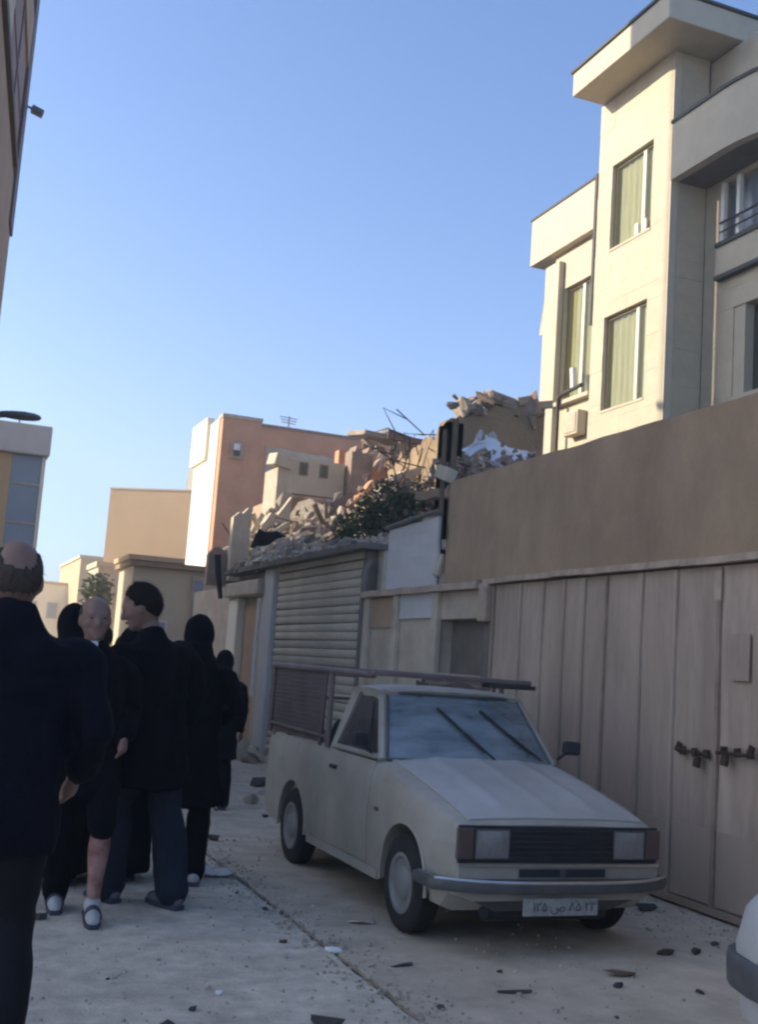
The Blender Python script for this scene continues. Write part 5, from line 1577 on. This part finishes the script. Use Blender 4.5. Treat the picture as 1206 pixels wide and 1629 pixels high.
# ================================================================== DEBRIS ON THE ROAD
def bit(name, label, cat, p, size, rot, m, seed, group=None, bevel=0):
    b = MB()
    rnd = random.Random(seed)
    bm = bmesh.new()
    for i in range(18):
        bm.verts.new((rnd.uniform(-.5, .5) * size[0], rnd.uniform(-.5, .5) * size[1], rnd.uniform(0, 1) * size[2]))
    bmesh.ops.convex_hull(bm, input=bm.verts)
    bmesh.ops.delete(bm, geom=[v for v in bm.verts if not v.link_faces], context='VERTS')
    zmin = min(v.co.z for v in bm.verts)
    for v in bm.verts: v.co.z -= zmin
    me = bpy.data.meshes.new(name)
    bm.to_mesh(me); bm.free()
    o = link_mesh(name, me, m, None, (p[0], p[1], -.002))
    o.rotation_euler = (0, 0, rot)
    return tag(o, label, cat, group)
GR = 'debris scattered on the road'
M['deb_dark'] = mat('dark_debris', (.07, .06, .052), .9, .3, 20)
M['deb_wood'] = mat('splintered_wood', (.16, .11, .08), .85, .3, 14, stretch=(1, 6, 6))
bit('plaster_chip', 'white plaster chip lying on the road joint', 'debris', (2.25, 5.99), (.10, .08, .03), .3, M['whitewash'], 1, GR)
bit('plaster_chip', 'small white chip on the road left of the joint near the bottom', 'debris', (1.45, 5.32), (.055, .04, .02), .8, M['whitewash'], 2, GR)
bit('wood_splinter', 'flat grey splinter against the front wheel of the pickup', 'debris', (2.66, 6.62), (.20, .09, .03), .1, M['concrete'], 3, GR)
bit('wood_splinter', 'dark splinter between joint and pickup front wheel', 'debris', (2.52, 5.68), (.16, .04, .02), .15, M['deb_dark'], 4, GR)
bit('wood_splinter', 'long thin dark splinter low in front of the pickup', 'debris', (2.90, 5.14), (.20, .03, .02), -.1, M['deb_dark'], 5, GR)
bit('wood_plank_piece', 'brown broken wood piece in front of the pickup right wheel', 'debris', (3.66, 5.35), (.26, .06, .035), -.25, M['deb_wood'], 6, GR)
bit('stone_chip', 'dark clod just below the brown broken wood piece', 'debris', (3.52, 5.17), (.07, .05, .03), .4, M['deb_dark'], 7, GR)
bit('wood_splinter', 'dark twisted splinter beside the silver car', 'debris', (4.22, 5.74), (.14, .07, .04), .3, M['deb_dark'], 8, GR)
bit('stone_chip', 'black lump right of the dark twisted splinter by the silver car', 'debris', (4.42, 5.72), (.07, .06, .045), .3, M['deb_dark'], 18, GR)
bit('brick_piece', 'dark chunk on the ground right of the pickup bumper', 'debris', (4.86, 6.87), (.20, .12, .06), .2, M['deb_dark'], 9, GR)
bit('brick_piece', 'pale slab chip under the dark chunk right of the pickup', 'debris', (4.80, 7.05), (.26, .18, .03), .5, M['concrete'], 10, GR)
bit('stone_chip', 'dark clod left of the striped sneaker', 'debris', (.79, 6.85), (.09, .06, .035), .2, M['deb_dark'], 11, GR)
bit('stone_chip', 'largest dark clod at the bottom edge of the picture', 'debris', (1.80, 4.80), (.15, .10, .05), .2, M['deb_dark'], 12, GR)
bit('stone_chip', 'dark clod at the bottom edge near the left', 'debris', (1.12, 4.86), (.10, .08, .04), .9, M['deb_dark'], 13, GR)
bit('brick_piece', 'grey block behind the pickup rear wheel', 'debris', (3.45, 12.03), (.22, .16, .14), .9, M['concrete'], 14, GR)
bit('brick_piece', 'dark block by the shop wall beyond the pickup', 'debris', (4.0, 13.6), (.28, .2, .12), .4, M['deb_dark'], 15, GR)
rnd = random.Random(404)
spots = [(1.28, 5.93), (.98, 5.62), (1.27, 5.10), (1.98, 5.71), (2.03, 6.21), (2.41, 4.96), (1.98, 4.98), (2.15, 7.0), (2.1, 7.5), (1.6, 5.7), (3.2, 4.7), (3.0, 5.5), (2.5, 6.1), (2.6, 4.6), (3.9, 5.0), (4.5, 6.3), (4.7, 5.9), (2.45, 9.6), (2.6, 10.6), (2.9, 11.4), (3.3, 11.0), (3.8, 12.8), (4.4, 13.2), (4.6, 15.0), (4.1, 16.0), (3.4, 14.2), (2.7, 12.6)]
for i, (x, y) in enumerate(spots):
    s_ = rnd.uniform(.025, .06) * (1 if y < 9 else 2.2)
    bit('stone_chip', 'small dark grit chip lying loose on the road', 'debris', (x, y), (s_, s_ * .8, s_ * .5), rnd.uniform(0, 3), M['deb_dark'] if i % 3 else M['concrete'], 500 + i, 'loose grit chips on the road')
# grit along wall foot and joint
gb_ = MB()
for i in range(5200):
    if i % 3 == 0: x, y = 5.2 - abs(rnd.gauss(0, .28)), rnd.uniform(2, 21)
    elif i % 3 == 1: x, y = JX + rnd.gauss(0, .12), rnd.uniform(3.5, 14)
    else: x, y = rnd.uniform(-.5, 5.1), 4 + 14 * rnd.random() ** 1.6
    s_ = rnd.uniform(.004, .013) * (1.8 if rnd.random() < .05 else 1)
    gb_.obox((x, y, s_ * .3), (s_ * 1.4, s_, s_), (rnd.uniform(0, 3), rnd.uniform(0, 3), rnd.uniform(0, 3)))
tag(gb_.build('grit', M['concrete']), 'fine grit strewn over road and wall foot', 'grit', kind='stuff')
# rubble at the foot of the shop
fh_ = thing('rubble_pile', 'low rubble pile at the foot of the shop beyond the pickup', 'rubble', (4.9, 19, 0))
rubble(fh_, 46, lambda r: (5.15 - abs(r.gauss(0, .35)), r.uniform(16.5, 21), .04 + .08 * r.random()), (.1, .32), 'ccpb', random.Random(61))
# crumpled paper near the young man's boots
def crump(u, v):
    return Vector((1.98 + .24 * u, 8.0 + .22 * v, .015 + .05 * abs(noise.noise(Vector((u * 4, v * 4, 3)))) + .10 * max(0, .5 - u) * v))
tag(MB().slab(crump, 10, 8, (0, 0, .004)).build_at('paper_bag', M['stucco_pale'], (2.1, 8.1, 0), smooth=30), 'crumpled pale paper bag on the road right of the slate blue trousers', 'paper bag')

# ================================================================== DUSTY AIR
hz = MB().box(-70, 70, -30, 125, -1.5, 20.5)
ho = hz.build('haze', None)
hm_ = bpy.data.materials.new('dusty_air')
hm_.use_nodes = True
ht = hm_.node_tree
ht.nodes.remove(ht.nodes['Principled BSDF'])
pv = ht.nodes.new('ShaderNodeVolumePrincipled')
pv.inputs['Color'].default_value = (.95, .87, .75, 1)
pv.inputs['Density'].default_value = .0042
pv.inputs['Anisotropy'].default_value = .35
ht.links.new(pv.outputs[0], ht.nodes['Material Output'].inputs['Volume'])
ho.data.materials.append(hm_)
tag(ho, 'thin dusty haze hanging in the street', 'haze', kind='stuff')
S.cycles.volume_bounces = 0
